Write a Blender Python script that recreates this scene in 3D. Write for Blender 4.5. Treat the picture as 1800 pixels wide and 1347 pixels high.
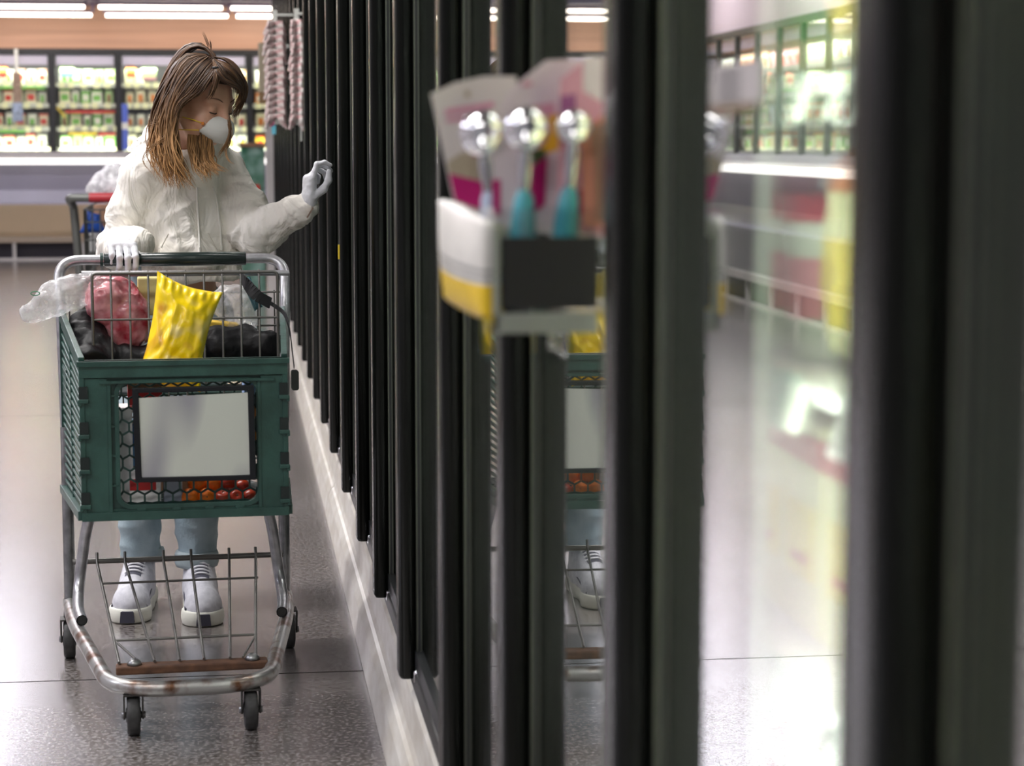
import bpy, bmesh, math, random
import numpy as np
from mathutils import Vector, Matrix, noise
S = bpy.context.scene
for o in list(bpy.data.objects): bpy.data.objects.remove(o, do_unlink=True)
PI = math.pi
# ---------------------------------------------------------------- camera
F = 3670.0
PITCH = math.atan(423.5 / F); YAW = math.atan(487 * math.cos(PITCH) / F)
cd = bpy.data.cameras.new('camera'); cam = bpy.data.objects.new('camera', cd); S.collection.objects.link(cam)
cam.location = (0, 0, 1.35); cam.rotation_euler = (PI/2 - PITCH, 0, -YAW)
cd.sensor_fit = 'HORIZONTAL'; cd.sensor_width = 36; cd.lens = F / 1800 * 36; cd.clip_start = .05; cd.clip_end = 100
cd.dof.use_dof = True; cd.dof.focus_distance = 5.6; cd.dof.aperture_fstop = 4.6
S.camera = cam
# ---------------------------------------------------------------- world, light, exposure
W = bpy.data.worlds.new('world'); S.world = W; W.use_nodes = True
W.node_tree.nodes['Background'].inputs[0].default_value = (.86, .84, .90, 1)
W.node_tree.nodes['Background'].inputs[1].default_value = .30
S.view_settings.view_transform = 'Standard'; S.view_settings.look = 'None'
S.view_settings.exposure = 0.17; S.view_settings.gamma = 1; S.view_settings.use_curve_mapping = False
S.cycles.max_bounces = 8; S.cycles.transparent_max_bounces = 24; S.cycles.caustics_reflective = False; S.cycles.caustics_refractive = False

def area(name, loc, sx, sy, power, color=(1, 1, 1), rot=(0, 0, 0), parent=None):
    l = bpy.data.lights.new(name, 'AREA'); l.shape = 'RECTANGLE'; l.size = sx; l.size_y = sy; l.energy = power; l.color = color
    o = bpy.data.objects.new(name, l); S.collection.objects.link(o); o.location = loc; o.rotation_euler = rot
    if parent: o.parent = parent
    return o
CEIL_LIGHTS = [(x, y) for y in (-1.5, 2.2, 5.9, 9.6, 13.3, 17.0, 20.7) for x in (-1.7 if y < 12 else -3.1, -5.8)]
CEIL_POWER = 128
for (x, y) in CEIL_LIGHTS:
    area('ceiling_lamp_light', (x, y, 3.86), 2.3, .5, CEIL_POWER*(.55 if y < 3 else .75 if y > 12 else 1.1), (.93, .91, 1.0) if y > 12 else (1.0, .97, .95) if x > -4 else (.86, .87, 1.0))

# ---------------------------------------------------------------- helpers: projection of a pixel at a true depth
_fw = np.array([math.sin(YAW)*math.cos(PITCH), math.cos(YAW)*math.cos(PITCH), -math.sin(PITCH)])
_r = np.array([math.cos(YAW), -math.sin(YAW), 0.]); _u = np.cross(_r, _fw); _C = np.array([0, 0, 1.35])
def at(px, py, Y):
    d = _fw + _r*(px-900)/F - _u*(py-673.5)/F
    return tuple(_C + d*Y/d[1])
def atX(px, py, X):
    d = _fw + _r*(px-900)/F - _u*(py-673.5)/F
    return tuple(_C + d*X/d[0])
# ---------------------------------------------------------------- materials
def nt(name):
    m = bpy.data.materials.new(name); m.use_nodes = True; t = m.node_tree
    return m, t, t.nodes['Principled BSDF'], t.nodes, t.links
def mat(name, col, rough=.5, metal=0., spec=.5, var=.0, vscale=8., bump=0., bscale=60., emit=None, estr=0., col2=None, alpha=1., sub=0., coat=0., detail=3, stretch=None):
    m, t, b, N, L = nt(name)
    c = (*col, 1); b.inputs['Base Color'].default_value = c; b.inputs['Roughness'].default_value = rough
    b.inputs['Metallic'].default_value = metal; b.inputs['Specular IOR Level'].default_value = spec
    b.inputs['Coat Weight'].default_value = coat
    if sub: b.inputs['Subsurface Weight'].default_value = sub; b.inputs['Subsurface Radius'].default_value = (.01, .004, .002)
    if emit: b.inputs['Emission Color'].default_value = (*emit, 1); b.inputs['Emission Strength'].default_value = estr
    if alpha < 1: b.inputs['Alpha'].default_value = alpha
    tc = None
    if var or col2 or bump:
        tc = N.new('ShaderNodeTexCoord'); vec = tc.outputs['Object']
        if stretch:
            mp = N.new('ShaderNodeMapping'); mp.inputs['Scale'].default_value = stretch; L.new(vec, mp.inputs[0]); vec = mp.outputs[0]
    if var or col2:
        n = N.new('ShaderNodeTexNoise'); n.inputs['Scale'].default_value = vscale; n.inputs['Detail'].default_value = detail
        L.new(vec, n.inputs['Vector'])
        r = N.new('ShaderNodeValToRGB'); r.color_ramp.elements[0].position = .35; r.color_ramp.elements[1].position = .65
        if col2: a, z = col, col2
        else: a = tuple(max(0, x*(1-var)) for x in col); z = tuple(min(1, x*(1+var)) for x in col)
        r.color_ramp.elements[0].color = (*a, 1); r.color_ramp.elements[1].color = (*z, 1)
        L.new(n.outputs[0], r.inputs[0]); L.new(r.outputs[0], b.inputs['Base Color'])
    if bump:
        n2 = N.new('ShaderNodeTexNoise'); n2.inputs['Scale'].default_value = bscale; n2.inputs['Detail'].default_value = 4
        L.new(vec, n2.inputs['Vector']); bp = N.new('ShaderNodeBump'); bp.inputs['Strength'].default_value = bump; bp.inputs['Distance'].default_value = .01
        L.new(n2.outputs[0], bp.inputs['Height']); L.new(bp.outputs[0], b.inputs['Normal'])
    return m
def glass_mat(name, base, gain, power, rough=0., tint=(1, 1, 1), gcol=(1, 1, 1)):
    # thin sheet: transparent with a viewing-angle dependent mirror share (many-pane Fresnel curve)
    m, t, b, N, L = nt(name); N.remove(b)
    out = [n for n in N if n.type == 'OUTPUT_MATERIAL'][0]
    lw = N.new('ShaderNodeLayerWeight'); lw.inputs[0].default_value = .5
    p = N.new('ShaderNodeMath'); p.operation = 'POWER'; p.inputs[1].default_value = power; L.new(lw.outputs['Facing'], p.inputs[0])
    q = N.new('ShaderNodeMath'); q.operation = 'MULTIPLY_ADD'; q.inputs[1].default_value = gain; q.inputs[2].default_value = base; L.new(p.outputs[0], q.inputs[0])
    tr = N.new('ShaderNodeBsdfTransparent'); tr.inputs[0].default_value = (*tint, 1)
    gl = N.new('ShaderNodeBsdfGlossy'); gl.inputs['Roughness'].default_value = rough; gl.inputs['Color'].default_value = (*gcol, 1)
    mx = N.new('ShaderNodeMixShader'); L.new(q.outputs[0], mx.inputs[0]); L.new(tr.outputs[0], mx.inputs[1]); L.new(gl.outputs[0], mx.inputs[2])
    L.new(mx.outputs[0], out.inputs[0]); return m
def film_mat(name, haze, col=(.9, .9, .92)):
    m, t, b, N, L = nt(name)
    out = [n for n in N if n.type == 'OUTPUT_MATERIAL'][0]
    b.inputs['Base Color'].default_value = (*col, 1); b.inputs['Roughness'].default_value = .12; b.inputs['Specular IOR Level'].default_value = .9
    tc = N.new('ShaderNodeTexCoord'); n = N.new('ShaderNodeTexNoise'); n.inputs['Scale'].default_value = 26; n.inputs['Detail'].default_value = 4
    L.new(tc.outputs['Object'], n.inputs[0]); r = N.new('ShaderNodeMapRange'); r.inputs[1].default_value = .35; r.inputs[2].default_value = .7
    r.inputs[3].default_value = haze*.5; r.inputs[4].default_value = min(1, haze*1.7); L.new(n.outputs[0], r.inputs[0])
    tr = N.new('ShaderNodeBsdfTransparent'); mx = N.new('ShaderNodeMixShader'); L.new(r.outputs[0], mx.inputs[0]); L.new(tr.outputs[0], mx.inputs[1]); L.new(b.outputs[0], mx.inputs[2])
    bp = N.new('ShaderNodeBump'); bp.inputs['Strength'].default_value = .8; bp.inputs['Distance'].default_value = .01; L.new(n.outputs[0], bp.inputs['Height']); L.new(bp.outputs[0], b.inputs['Normal'])
    L.new(mx.outputs[0], out.inputs[0]); return m
MT = {}
def K(name, *a, **k):
    if name not in MT: MT[name] = mat(name, *a, **k)
    return MT[name]
BLACK = K('handle_black', (.004, .005, .004), .24, spec=.2)
STILE = K('stile_reflection', (.125, .13, .11), .32, metal=.8, var=.12, vscale=5, stretch=(1, 14, .05))  # olive tone and streaks paint the handle's mirror image onto the door edge
FRAMEB = K('frame_black', (.012, .013, .015), .35)
SILL = K('sill_dark', (.02, .02, .02), .4)
WHITEM = K('white_metal', (.62, .60, .57), .38, var=.10, vscale=3)
BUMP = K('bumper_cream', (.50, .465, .41), .30, col2=(.66, .64, .60), vscale=7, spec=.6, stretch=(1, 1, 3))
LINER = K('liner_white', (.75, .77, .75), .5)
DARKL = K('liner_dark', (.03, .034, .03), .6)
GLASS = glass_mat('freezer_glass', .11, .80, 2.25, 0.0, (.95, .97, .95), (.97, .98, .97))
CLEARG = glass_mat('case_glass', .04, .55, 4.0)
ACRYL = glass_mat('acrylic', .10, .55, 1.8, .05, (.97, .98, .98))
LED = K('led_lens', (.5, .54, .5), .4, emit=(.86, 1, .84), estr=.22)
CHROME = K('chrome', (.85, .85, .87), .06, metal=1.)
STEEL = K('cart_steel', (.25, .255, .26), .30, metal=.85, var=.25, vscale=30)
GREYT = K('tube_zinc', (.40, .40, .42), .34, metal=.8, var=.18, vscale=40)
RUST = K('rusty_tube', (.40, .40, .39), .34, metal=.7, col2=(.13, .06, .03), vscale=16, detail=7)
_r2 = [n for n in RUST.node_tree.nodes if n.type == 'VALTORGB'][0]; _r2.color_ramp.elements[0].position = .47; _r2.color_ramp.elements[1].position = .64
RUSTD = K('rust_plate', (.075, .036, .022), .75, col2=(.16, .075, .04), vscale=30)
WIRE = K('wire_grey', (.17, .165, .155), .35, metal=.6)
GREEN = K('cart_green', (.014, .048, .039), .36, col2=(.027, .082, .067), vscale=14, detail=5, spec=.55, bump=.15, bscale=70)
GREEND = K('cart_green_dark', (.010, .040, .033), .4)
RUBBER = K('wheel_rubber', (.030, .030, .030), .6, var=.3, vscale=60)
GRIP = K('grip_green', (.012, .022, .020), .26)
# ---------------------------------------------------------------- mesh helpers
def link(o, parent=None):
    S.collection.objects.link(o)
    if parent: o.parent = parent
    return o
class MB:
    def __init__(s): s.v = []; s.f = []; s.m = []; s.sm = []
    def add(s, vs, fs, mi=0, smooth=False):
        b = len(s.v); s.v += [tuple(p) for p in vs]
        for f in fs: s.f.append(tuple(i+b for i in f)); s.m.append(mi); s.sm.append(smooth)
        return s
    def box(s, lo, hi, mi=0, M=None):
        x0, y0, z0 = lo; x1, y1, z1 = hi
        vs = [Vector(p) for p in ((x0,y0,z0),(x1,y0,z0),(x1,y1,z0),(x0,y1,z0),(x0,y0,z1),(x1,y0,z1),(x1,y1,z1),(x0,y1,z1))]
        if M: vs = [M @ p for p in vs]
        return s.add(vs, [(0,3,2,1),(4,5,6,7),(0,1,5,4),(1,2,6,5),(2,3,7,6),(3,0,4,7)], mi)
    def bar(s, a, b, w, h, mi=0, up=(0, 0, 1)):   # rectangular bar between two points
        a, b = Vector(a), Vector(b); d = (b-a).normalized(); u = Vector(up)
        x = d.cross(u)
        if x.length < 1e-4: x = d.cross(Vector((0, 1, 0)))
        x.normalize(); y = x.cross(d)
        vs = [p + x*sx*w/2 + y*sy*h/2 for p in (a, b) for sx, sy in ((-1,-1),(1,-1),(1,1),(-1,1))]
        return s.add(vs, [(0,1,2,3),(7,6,5,4),(0,4,5,1),(1,5,6,2),(2,6,7,3),(3,7,4,0)], mi)
    def tube(s, pts, r, n=10, mi=0, caps=True, closed=False, flat=1.0):
        pts = [Vector(p) for p in pts]; k = len(pts)
        rs = r if isinstance(r, (list, tuple)) else [r]*k
        prev = None; vs = []
        for i in range(k):
            if closed: t = pts[(i+1) % k] - pts[i-1]
            else: t = pts[min(i+1, k-1)] - pts[max(i-1, 0)]
            t.normalize()
            if prev is None:
                x = t.cross(Vector((0, 0, 1)))
                if x.length < .05: x = t.cross(Vector((0, 1, 0)))
            else: x = prev - t*prev.dot(t)
            x.normalize(); prev = x; y = t.cross(x)
            for j in range(n):
                a = 2*PI*j/n; vs.append(pts[i] + x*math.cos(a)*rs[i] + y*math.sin(a)*rs[i]*flat)
        fs = []
        for i in range(k if closed else k-1):
            for j in range(n):
                a = i*n+j; b = i*n+(j+1) % n; c = ((i+1) % k)*n+(j+1) % n; d = ((i+1) % k)*n+j
                fs.append((a, b, c, d))
        s.add(vs, fs, mi, True)
        if caps and not closed: s.add(vs[:n], [tuple(range(n))[::-1]], mi); s.add(vs[-n:], [tuple(range(n))], mi)
        return s
    def prism(s, poly, axis, a, b, mi=0, smooth=False):  # poly 2D in the other two axes
        def p3(q, t):
            if axis == 'x': return (t, q[0], q[1])
            if axis == 'y': return (q[0], t, q[1])
            return (q[0], q[1], t)
        n = len(poly); vs = [p3(q, a) for q in poly] + [p3(q, b) for q in poly]
        s.add(vs, [(i, (i+1) % n, n+(i+1) % n, n+i) for i in range(n)], mi, smooth)
        s.add(vs, [tuple(range(n))[::-1], tuple(range(n, 2*n))], mi); return s
    def lathe(s, prof, c=(0, 0, 0), axis='z', n=20, mi=0, M=None):
        vs = []
        for r, h in prof:
            for j in range(n):
                a = 2*PI*j/n; p = (r*math.cos(a), r*math.sin(a), h)
                if axis == 'x': p = (p[2], p[0], p[1])
                if axis == 'y': p = (p[0], p[2], p[1])
                p = Vector(p)
                if M: p = M @ p
                vs.append(p + Vector(c))
        fs = [(i*n+j, i*n+(j+1) % n, (i+1)*n+(j+1) % n, (i+1)*n+j) for i in range(len(prof)-1) for j in range(n)]
        return s.add(vs, fs, mi, True)
    def build(s, name, mats, parent=None, bevel=0., seg=2, origin=None):
        me = bpy.data.meshes.new(name); me.from_pydata(s.v, [], s.f)
        for m in (mats if isinstance(mats, (list, tuple)) else [mats]): me.materials.append(m)
        me.polygons.foreach_set('material_index', s.m); me.polygons.foreach_set('use_smooth', s.sm)
        bm = bmesh.new(); bm.from_mesh(me); bmesh.ops.recalc_face_normals(bm, faces=bm.faces); bm.to_mesh(me); bm.free()
        me.update(); o = link(bpy.data.objects.new(name, me), parent)
        if bevel: 
            b = o.modifiers.new('bevel', 'BEVEL'); b.width = bevel; b.segments = seg; b.limit_method = 'ANGLE'; b.angle_limit = .7
        return o
def crom(pts, n=8):
    P = [Vector(p) for p in pts]; P = [P[0]*2-P[1]] + P + [P[-1]*2-P[-2]]; out = []
    for i in range(1, len(P)-2):
        for j in range(n):
            t = j/n; a, b, c, d = P[i-1:i+3]
            out.append(.5*((2*b)+(c-a)*t+(2*a-5*b+4*c-d)*t*t+(3*b-a-3*c+d)*t**3))
    out.append(P[-2]); return out
def fillet(pts, r, n=5):
    P = [Vector(p) for p in pts]; out = [P[0]]
    for i in range(1, len(P)-1):
        a = (P[i-1]-P[i]); b = (P[i+1]-P[i]); k = min(r, a.length*.49, b.length*.49)
        A = P[i]+a.normalized()*k; B = P[i]+b.normalized()*k
        for j in range(n+1):
            t = j/n; out.append(A*(1-t)**2+P[i]*2*t*(1-t)+B*t*t)
    out.append(P[-1]); return out
def rrect(x0, z0, x1, z1, r, n=5):
    out = []
    for cx, cz, a0 in ((x1-r, z1-r, 0), (x0+r, z1-r, 90), (x0+r, z0+r, 180), (x1-r, z0+r, 270)):
        for j in range(n+1):
            a = math.radians(a0+90*j/n); out.append((cx+r*math.cos(a), cz+r*math.sin(a)))
    return out
def props(o, label=None, cat=None, group=None, kind=None):
    if label: o['label'] = label
    if cat: o['category'] = cat
    if group: o['group'] = group
    if kind: o['kind'] = kind
    return o
def thing(name, label, cat, loc=(0, 0, 0), rz=0., group=None):
    o = link(bpy.data.objects.new(name, None)); o.location = loc; o.rotation_euler = (0, 0, rz); o.empty_display_size = .1
    return props(o, label, cat, group)
def struct(o): o['kind'] = 'structure'; return o
def copy_tree(o, parent=None):
    c = o.copy(); S.collection.objects.link(c); c.parent = parent
    for ch in list(o.children): copy_tree(ch, c)
    return c
# ---------------------------------------------------------------- distance-field modelling for soft shapes
class SDF:
    def __init__(s, lo, hi, h):
        s.lo = np.array(lo, float); s.h = h; s.n = np.ceil((np.array(hi)-s.lo)/h).astype(int)+1
        s.f = np.full(s.n, .05, np.float32)
    def _g(s, lo, hi):
        a = np.clip(np.floor((np.array(lo)-s.lo)/s.h).astype(int), 0, s.n-1); b = np.clip(np.ceil((np.array(hi)-s.lo)/s.h).astype(int)+1, 1, s.n)
        if (b <= a).any(): return None, None
        g = [(s.lo[i]+np.arange(a[i], b[i])*s.h).astype(np.float32) for i in range(3)]
        return tuple(slice(a[i], b[i]) for i in range(3)), np.stack(np.meshgrid(*g, indexing='ij'), -1)
    def _mix(s, sl, d, k, sign):
        f = s.f[sl]
        if sign > 0:
            h = np.maximum(k-np.abs(f-d), 0)/max(k, 1e-6); s.f[sl] = np.minimum(f, d)-h*h*k/4
        else:
            d = -d; h = np.maximum(k-np.abs(f-d), 0)/max(k, 1e-6); s.f[sl] = np.maximum(f, d)+h*h*k/4
    def cap(s, a, b, ra, rb=None, k=.02, sign=1, sq=None):
        rb = ra if rb is None else rb; a = np.array(a, float); b = np.array(b, float); m = max(ra, rb)*1.5+.03
        sl, P = s._g(np.minimum(a, b)-m, np.maximum(a, b)+m)
        if sl is None: return s
        ab = b-a; t = np.clip(((P-a)@ab)/max(ab@ab, 1e-12), 0, 1); q = P-(a+t[..., None]*ab)
        if sq is not None:   # sq=(axis vector, factor): squash along an axis
            ax = np.array(sq[0], float); ax /= np.linalg.norm(ax); q = q+(q@ax)[..., None]*ax*(1/sq[1]-1)
        d = np.sqrt((q**2).sum(-1))-(ra+(rb-ra)*t); s._mix(sl, d.astype(np.float32), k, sign); return s
    def ell(s, c, r, R=None, k=.02, sign=1):
        c = np.array(c, float); r = np.array(r, float); m = r.max()+.03
        sl, P = s._g(c-m, c+m)
        if sl is None: return s
        q = P-c
        if R is not None: q = q@np.array(R).T   # rows of R are the local axes
        k0 = np.sqrt(((q/r)**2).sum(-1)); k1 = np.sqrt(((q/(r*r))**2).sum(-1))+1e-9
        s._mix(sl, (k0*(k0-1)/k1).astype(np.float32), k, sign); return s
    def plane(s, n, d):   # keep n.p < d
        sl, P = s._g(s.lo, s.lo+s.n*s.h); n = np.array(n, float); n /= np.linalg.norm(n)
        s.f = np.maximum(s.f, (P@n-d).astype(np.float32)); return s
    def mesh(s):
        f = s.f; ins = f < 0; n = s.n
        sub = lambda a, o: a[o[0]:n[0]-1+o[0], o[1]:n[1]-1+o[1], o[2]:n[2]-1+o[2]]
        C = [(i, j, k) for i in (0, 1) for j in (0, 1) for k in (0, 1)]
        cnt = sum(sub(ins, c).astype(np.int8) for c in C); act = (cnt > 0) & (cnt < 8)
        idx = np.full(act.shape, -1, np.int64); I = np.argwhere(act); idx[act] = np.arange(len(I))
        acc = np.zeros((len(I), 3)); w = np.zeros(len(I))
        for a in C:
            for ax in range(3):
                if a[ax]: continue
                b = list(a); b[ax] = 1
                fa = f[I[:, 0]+a[0], I[:, 1]+a[1], I[:, 2]+a[2]]; fb = f[I[:, 0]+b[0], I[:, 1]+b[1], I[:, 2]+b[2]]
                m = (fa < 0) != (fb < 0); t = np.where(m, fa/np.where(m, fa-fb, 1), 0)
                p = np.array(a, float)[None]+t[:, None]*(np.array(b)-np.array(a))[None]; acc += p*m[:, None]; w += m
        V = s.lo+(I+acc/np.maximum(w, 1)[:, None])*s.h; Q = []
        for ax in range(3):
            s0 = np.moveaxis(ins, ax, 0); cr = s0[:-1] != s0[1:]; E = np.argwhere(cr)
            E = E[(E[:, 1] > 0) & (E[:, 2] > 0) & (E[:, 1] < s0.shape[1]-1) & (E[:, 2] < s0.shape[2]-1)]
            fl = s0[E[:, 0], E[:, 1], E[:, 2]]; ix = np.moveaxis(idx, ax, 0)
            q = np.stack([ix[E[:, 0], E[:, 1]-1, E[:, 2]-1], ix[E[:, 0], E[:, 1], E[:, 2]-1], ix[E[:, 0], E[:, 1], E[:, 2]], ix[E[:, 0], E[:, 1]-1, E[:, 2]]], 1)
            if ax == 1: fl = ~fl
            q = np.where(fl[:, None], q, q[:, ::-1]); Q.append(q)
        return V, np.concatenate(Q)
def soft(name, sdf, m, parent=None, disp=None, xf=None, smooth_it=0, colfn=None):
    V, Q = sdf.mesh()
    me = bpy.data.meshes.new(name); me.from_pydata(V.tolist(), [], Q.tolist())
    bm = bmesh.new(); bm.from_mesh(me)
    for _ in range(smooth_it): bmesh.ops.smooth_vert(bm, verts=bm.verts, factor=.5, use_axis_x=True, use_axis_y=True, use_axis_z=True)
    bm.normal_update()
    if disp:
        D = [(v, disp(v.co, v.normal)) for v in bm.verts]
        for v, d in D: v.co += v.normal*d
    bm.to_mesh(me); bm.free()
    if colfn:
        ca = me.color_attributes.new('col', 'FLOAT_COLOR', 'POINT')
        for i, v in enumerate(me.vertices): ca.data[i].color = (*colfn(v.co), 1)
    me.polygons.foreach_set('use_smooth', [True]*len(me.polygons)); me.materials.append(m)
    if xf is not None: me.transform(xf)
    me.update(); return link(bpy.data.objects.new(name, me), parent)
rnd = random.Random(7)
# ================================================================ SETTING
def floor_mat():
    m, t, b, N, L = nt('terrazzo_floor')
    tc = N.new('ShaderNodeTexCoord')
    n1 = N.new('ShaderNodeTexNoise'); n1.inputs['Scale'].default_value = 90; n1.inputs['Detail'].default_value = 6; L.new(tc.outputs['Object'], n1.inputs[0])
    r1 = N.new('ShaderNodeValToRGB'); e = r1.color_ramp.elements; e[0].position = .40; e[0].color = (.10, .082, .064, 1); e[1].position = .60; e[1].color = (.40, .375, .35, 1); L.new(n1.outputs[0], r1.inputs[0])
    n2 = N.new('ShaderNodeTexNoise'); n2.inputs['Scale'].default_value = 1.0; n2.inputs['Detail'].default_value = 5; L.new(tc.outputs['Object'], n2.inputs[0])
    r2 = N.new('ShaderNodeValToRGB'); e = r2.color_ramp.elements; e[0].position = .3; e[0].color = (.62, .59, .56, 1); e[1].position = .7; e[1].color = (1, 1, 1, 1); L.new(n2.outputs[0], r2.inputs[0])
    mx = N.new('ShaderNodeMix'); mx.data_type = 'RGBA'; mx.blend_type = 'MULTIPLY'; mx.inputs[0].default_value = 1; L.new(r1.outputs[0], mx.inputs[6]); L.new(r2.outputs[0], mx.inputs[7])
    # saw-cut joints every 5.25 m along the aisle
    sp = N.new('ShaderNodeSeparateXYZ'); L.new(tc.outputs['Object'], sp.inputs[0])
    md = N.new('ShaderNodeMath'); md.operation = 'PINGPONG'; md.inputs[1].default_value = 2.625; L.new(sp.outputs[1], md.inputs[0])
    lt = N.new('ShaderNodeMath'); lt.operation = 'LESS_THAN'; lt.inputs[1].default_value = .0035; L.new(md.outputs[0], lt.inputs[0])
    m2 = N.new('ShaderNodeMix'); m2.data_type = 'RGBA'; L.new(lt.outputs[0], m2.inputs[0]); L.new(mx.outputs[2], m2.inputs[6]); m2.inputs[7].default_value = (.02, .018, .016, 1)
    L.new(m2.outputs[2], b.inputs['Base Color'])
    rr = N.new('ShaderNodeMapRange'); rr.inputs[3].default_value = .17; rr.inputs[4].default_value = .27; L.new(n2.outputs[0], rr.inputs[0]); L.new(rr.outputs[0], b.inputs['Roughness'])
    bp = N.new('ShaderNodeBump'); bp.inputs['Strength'].default_value = .02; bp.inputs['Distance'].default_value = .001; L.new(n1.outputs[0], bp.inputs['Height'])
    b.inputs['Specular IOR Level'].default_value = .5
    b.inputs['Coat Weight'].default_value = 1; b.inputs['Coat IOR'].default_value = 1.65; b.inputs['Coat Roughness'].default_value = .20; b.inputs['Coat Tint'].default_value = (.95, .95, 1, 1)
    iv = N.new('ShaderNodeMath'); iv.operation = 'SUBTRACT'; iv.inputs[0].default_value = 1; L.new(lt.outputs[0], iv.inputs[1]); L.new(iv.outputs[0], b.inputs['Coat Weight']); L.new(iv.outputs[0], b.inputs['Specular IOR Level'])
    return m
struct(MB().box((-9, -4, -.1), (3, 27.5, 0)).build('floor', floor_mat()))
struct(MB().box((-9, -4, 4.0), (3, 27.5, 4.1)).build('ceiling', K('ceiling_white', (.72, .70, .72), .8)))
struct(MB().box((1.45, -4, 0), (1.6, 27.5, 4)).build('wall_right', K('wall_paint', (.62, .58, .58), .8)))
struct(MB().box((-9, -4, 0), (-8.9, 27.5, 4)).build('wall_left', MT['wall_paint']))
struct(MB().box((-9, 27.3, 0), (3, 27.5, 4)).build('wall_back', MT['wall_paint']))
for i, (x, y) in enumerate(CEIL_LIGHTS):
    l = thing('ceiling_light', 'long white ceiling box lamp, %s row, %s from the camera end' % ('freezer side' if x > -4 else 'outer', ['first', 'second', 'third', 'fourth', 'fifth', 'sixth', 'last'][i//2]), 'ceiling light', (x, y, 4.0))
    MB().box((-1.2, -.3, -.12), (1.2, .3, 0)).build('housing', WHITEM, l, .01); MB().box((-1.15, -.25, -.126), (1.15, .25, -.121)).build('diffuser', K('diffuser_glow', (.9, .9, .9), .5, emit=(1, .97, .96), estr=.8), l)
# soffit above the dairy cases, wood veneer
SOF = K('soffit_wood', (.52, .30, .20), .42, var=.10, vscale=2.2, stretch=(.25, 1, 6), spec=.4)
YB = 25.2
struct(MB().box((-8.9, YB, 2.40), (1.4, YB+1.2, 2.99)).build('trim_1', SOF))
# patchwork of wall graphics above the soffit
gm = [K('graphic_%d' % i, c, .7) for i, c in enumerate([(.78, .42, .52), (.45, .36, .55), (.72, .66, .74), (.16, .05, .09), (.50, .34, .26), (.80, .55, .62), (.24, .22, .34)])]
edges = [-9, -7, -5.2, -3.6, -2.15, -1.75, -1.45, -1.15, -.80, -.45, -.05, .30, .62, 1.4]
pats = [1, 5, 0, 6, 4, 3, 2, 3, 4, 0, 5, 0, 0]
for i in range(len(edges)-1):
    p = MB().box((edges[i]+.01, YB+.2, 3.02), (edges[i+1]-.01, YB+.24, 3.9)).build('wall_poster', gm[pats[i]])
    props(p, '%s coloured wall panel above the wooden soffit, number %s from the left' % (['violet', 'pale pink', 'pink', 'slate', 'tan', 'maroon', 'lilac', 'dark maroon', 'light tan', 'rose', 'blush', 'warm pink', 'mid pink'][i], ['one', 'two', 'three', 'four', 'five', 'six', 'seven', 'eight', 'nine', 'ten', 'eleven', 'twelve', 'thirteen'][i]), 'wall panel')
struct(MB().box((-8.9, YB-1.2, 2.93), (1.0, YB+.2, 3.02)).build('trim_2', K('valance_dark', (.10, .08, .15), .5)))
# tube lamps under the valance
TUBE = K('tube_glow', (1, .95, .9), .3, emit=(1, .90, .78), estr=6)
segs = [(-4.2, -3.05), (-2.95, -1.66), (-1.50, -.12), (-.02, .62)]
wh = ['first', 'second', 'third', 'fourth']
for i, (a, b) in enumerate(segs):
    for j, z in enumerate((2.865, 2.79)):
        sh = (.06 if j else 0)
        t = thing('tube_lamp', 'glowing fluorescent tube above the wooden soffit, %s row, %s from the left wall' % ('lower' if j else 'upper', wh[i]), 'tube lamp', ((a+b)/2+sh, YB-.9+.25*j, z), 0)
        L_ = b-a
        MB().tube([(-L_/2, 0, 0), (L_/2, 0, 0)], .021, 10).build('tube', TUBE, t)
        MB().box((-L_/2-.02, -.02, .02), (L_/2+.02, .02, .05)).build('batten', K('batten_violet', (.22, .18, .28), .5), t)
        for hx_ in (-L_/2-.03, L_/2): MB().box((hx_, -.015, .04), (hx_+.03, .015, .16 if j else .07)).build('hanger', MT['batten_violet'], t)
for (a, b) in segs: area('soffit_tube_light', ((a+b)/2, YB-.75, 2.74), b-a, .08, 5, (1, .86, .72), (math.radians(35), 0, 0))
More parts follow.
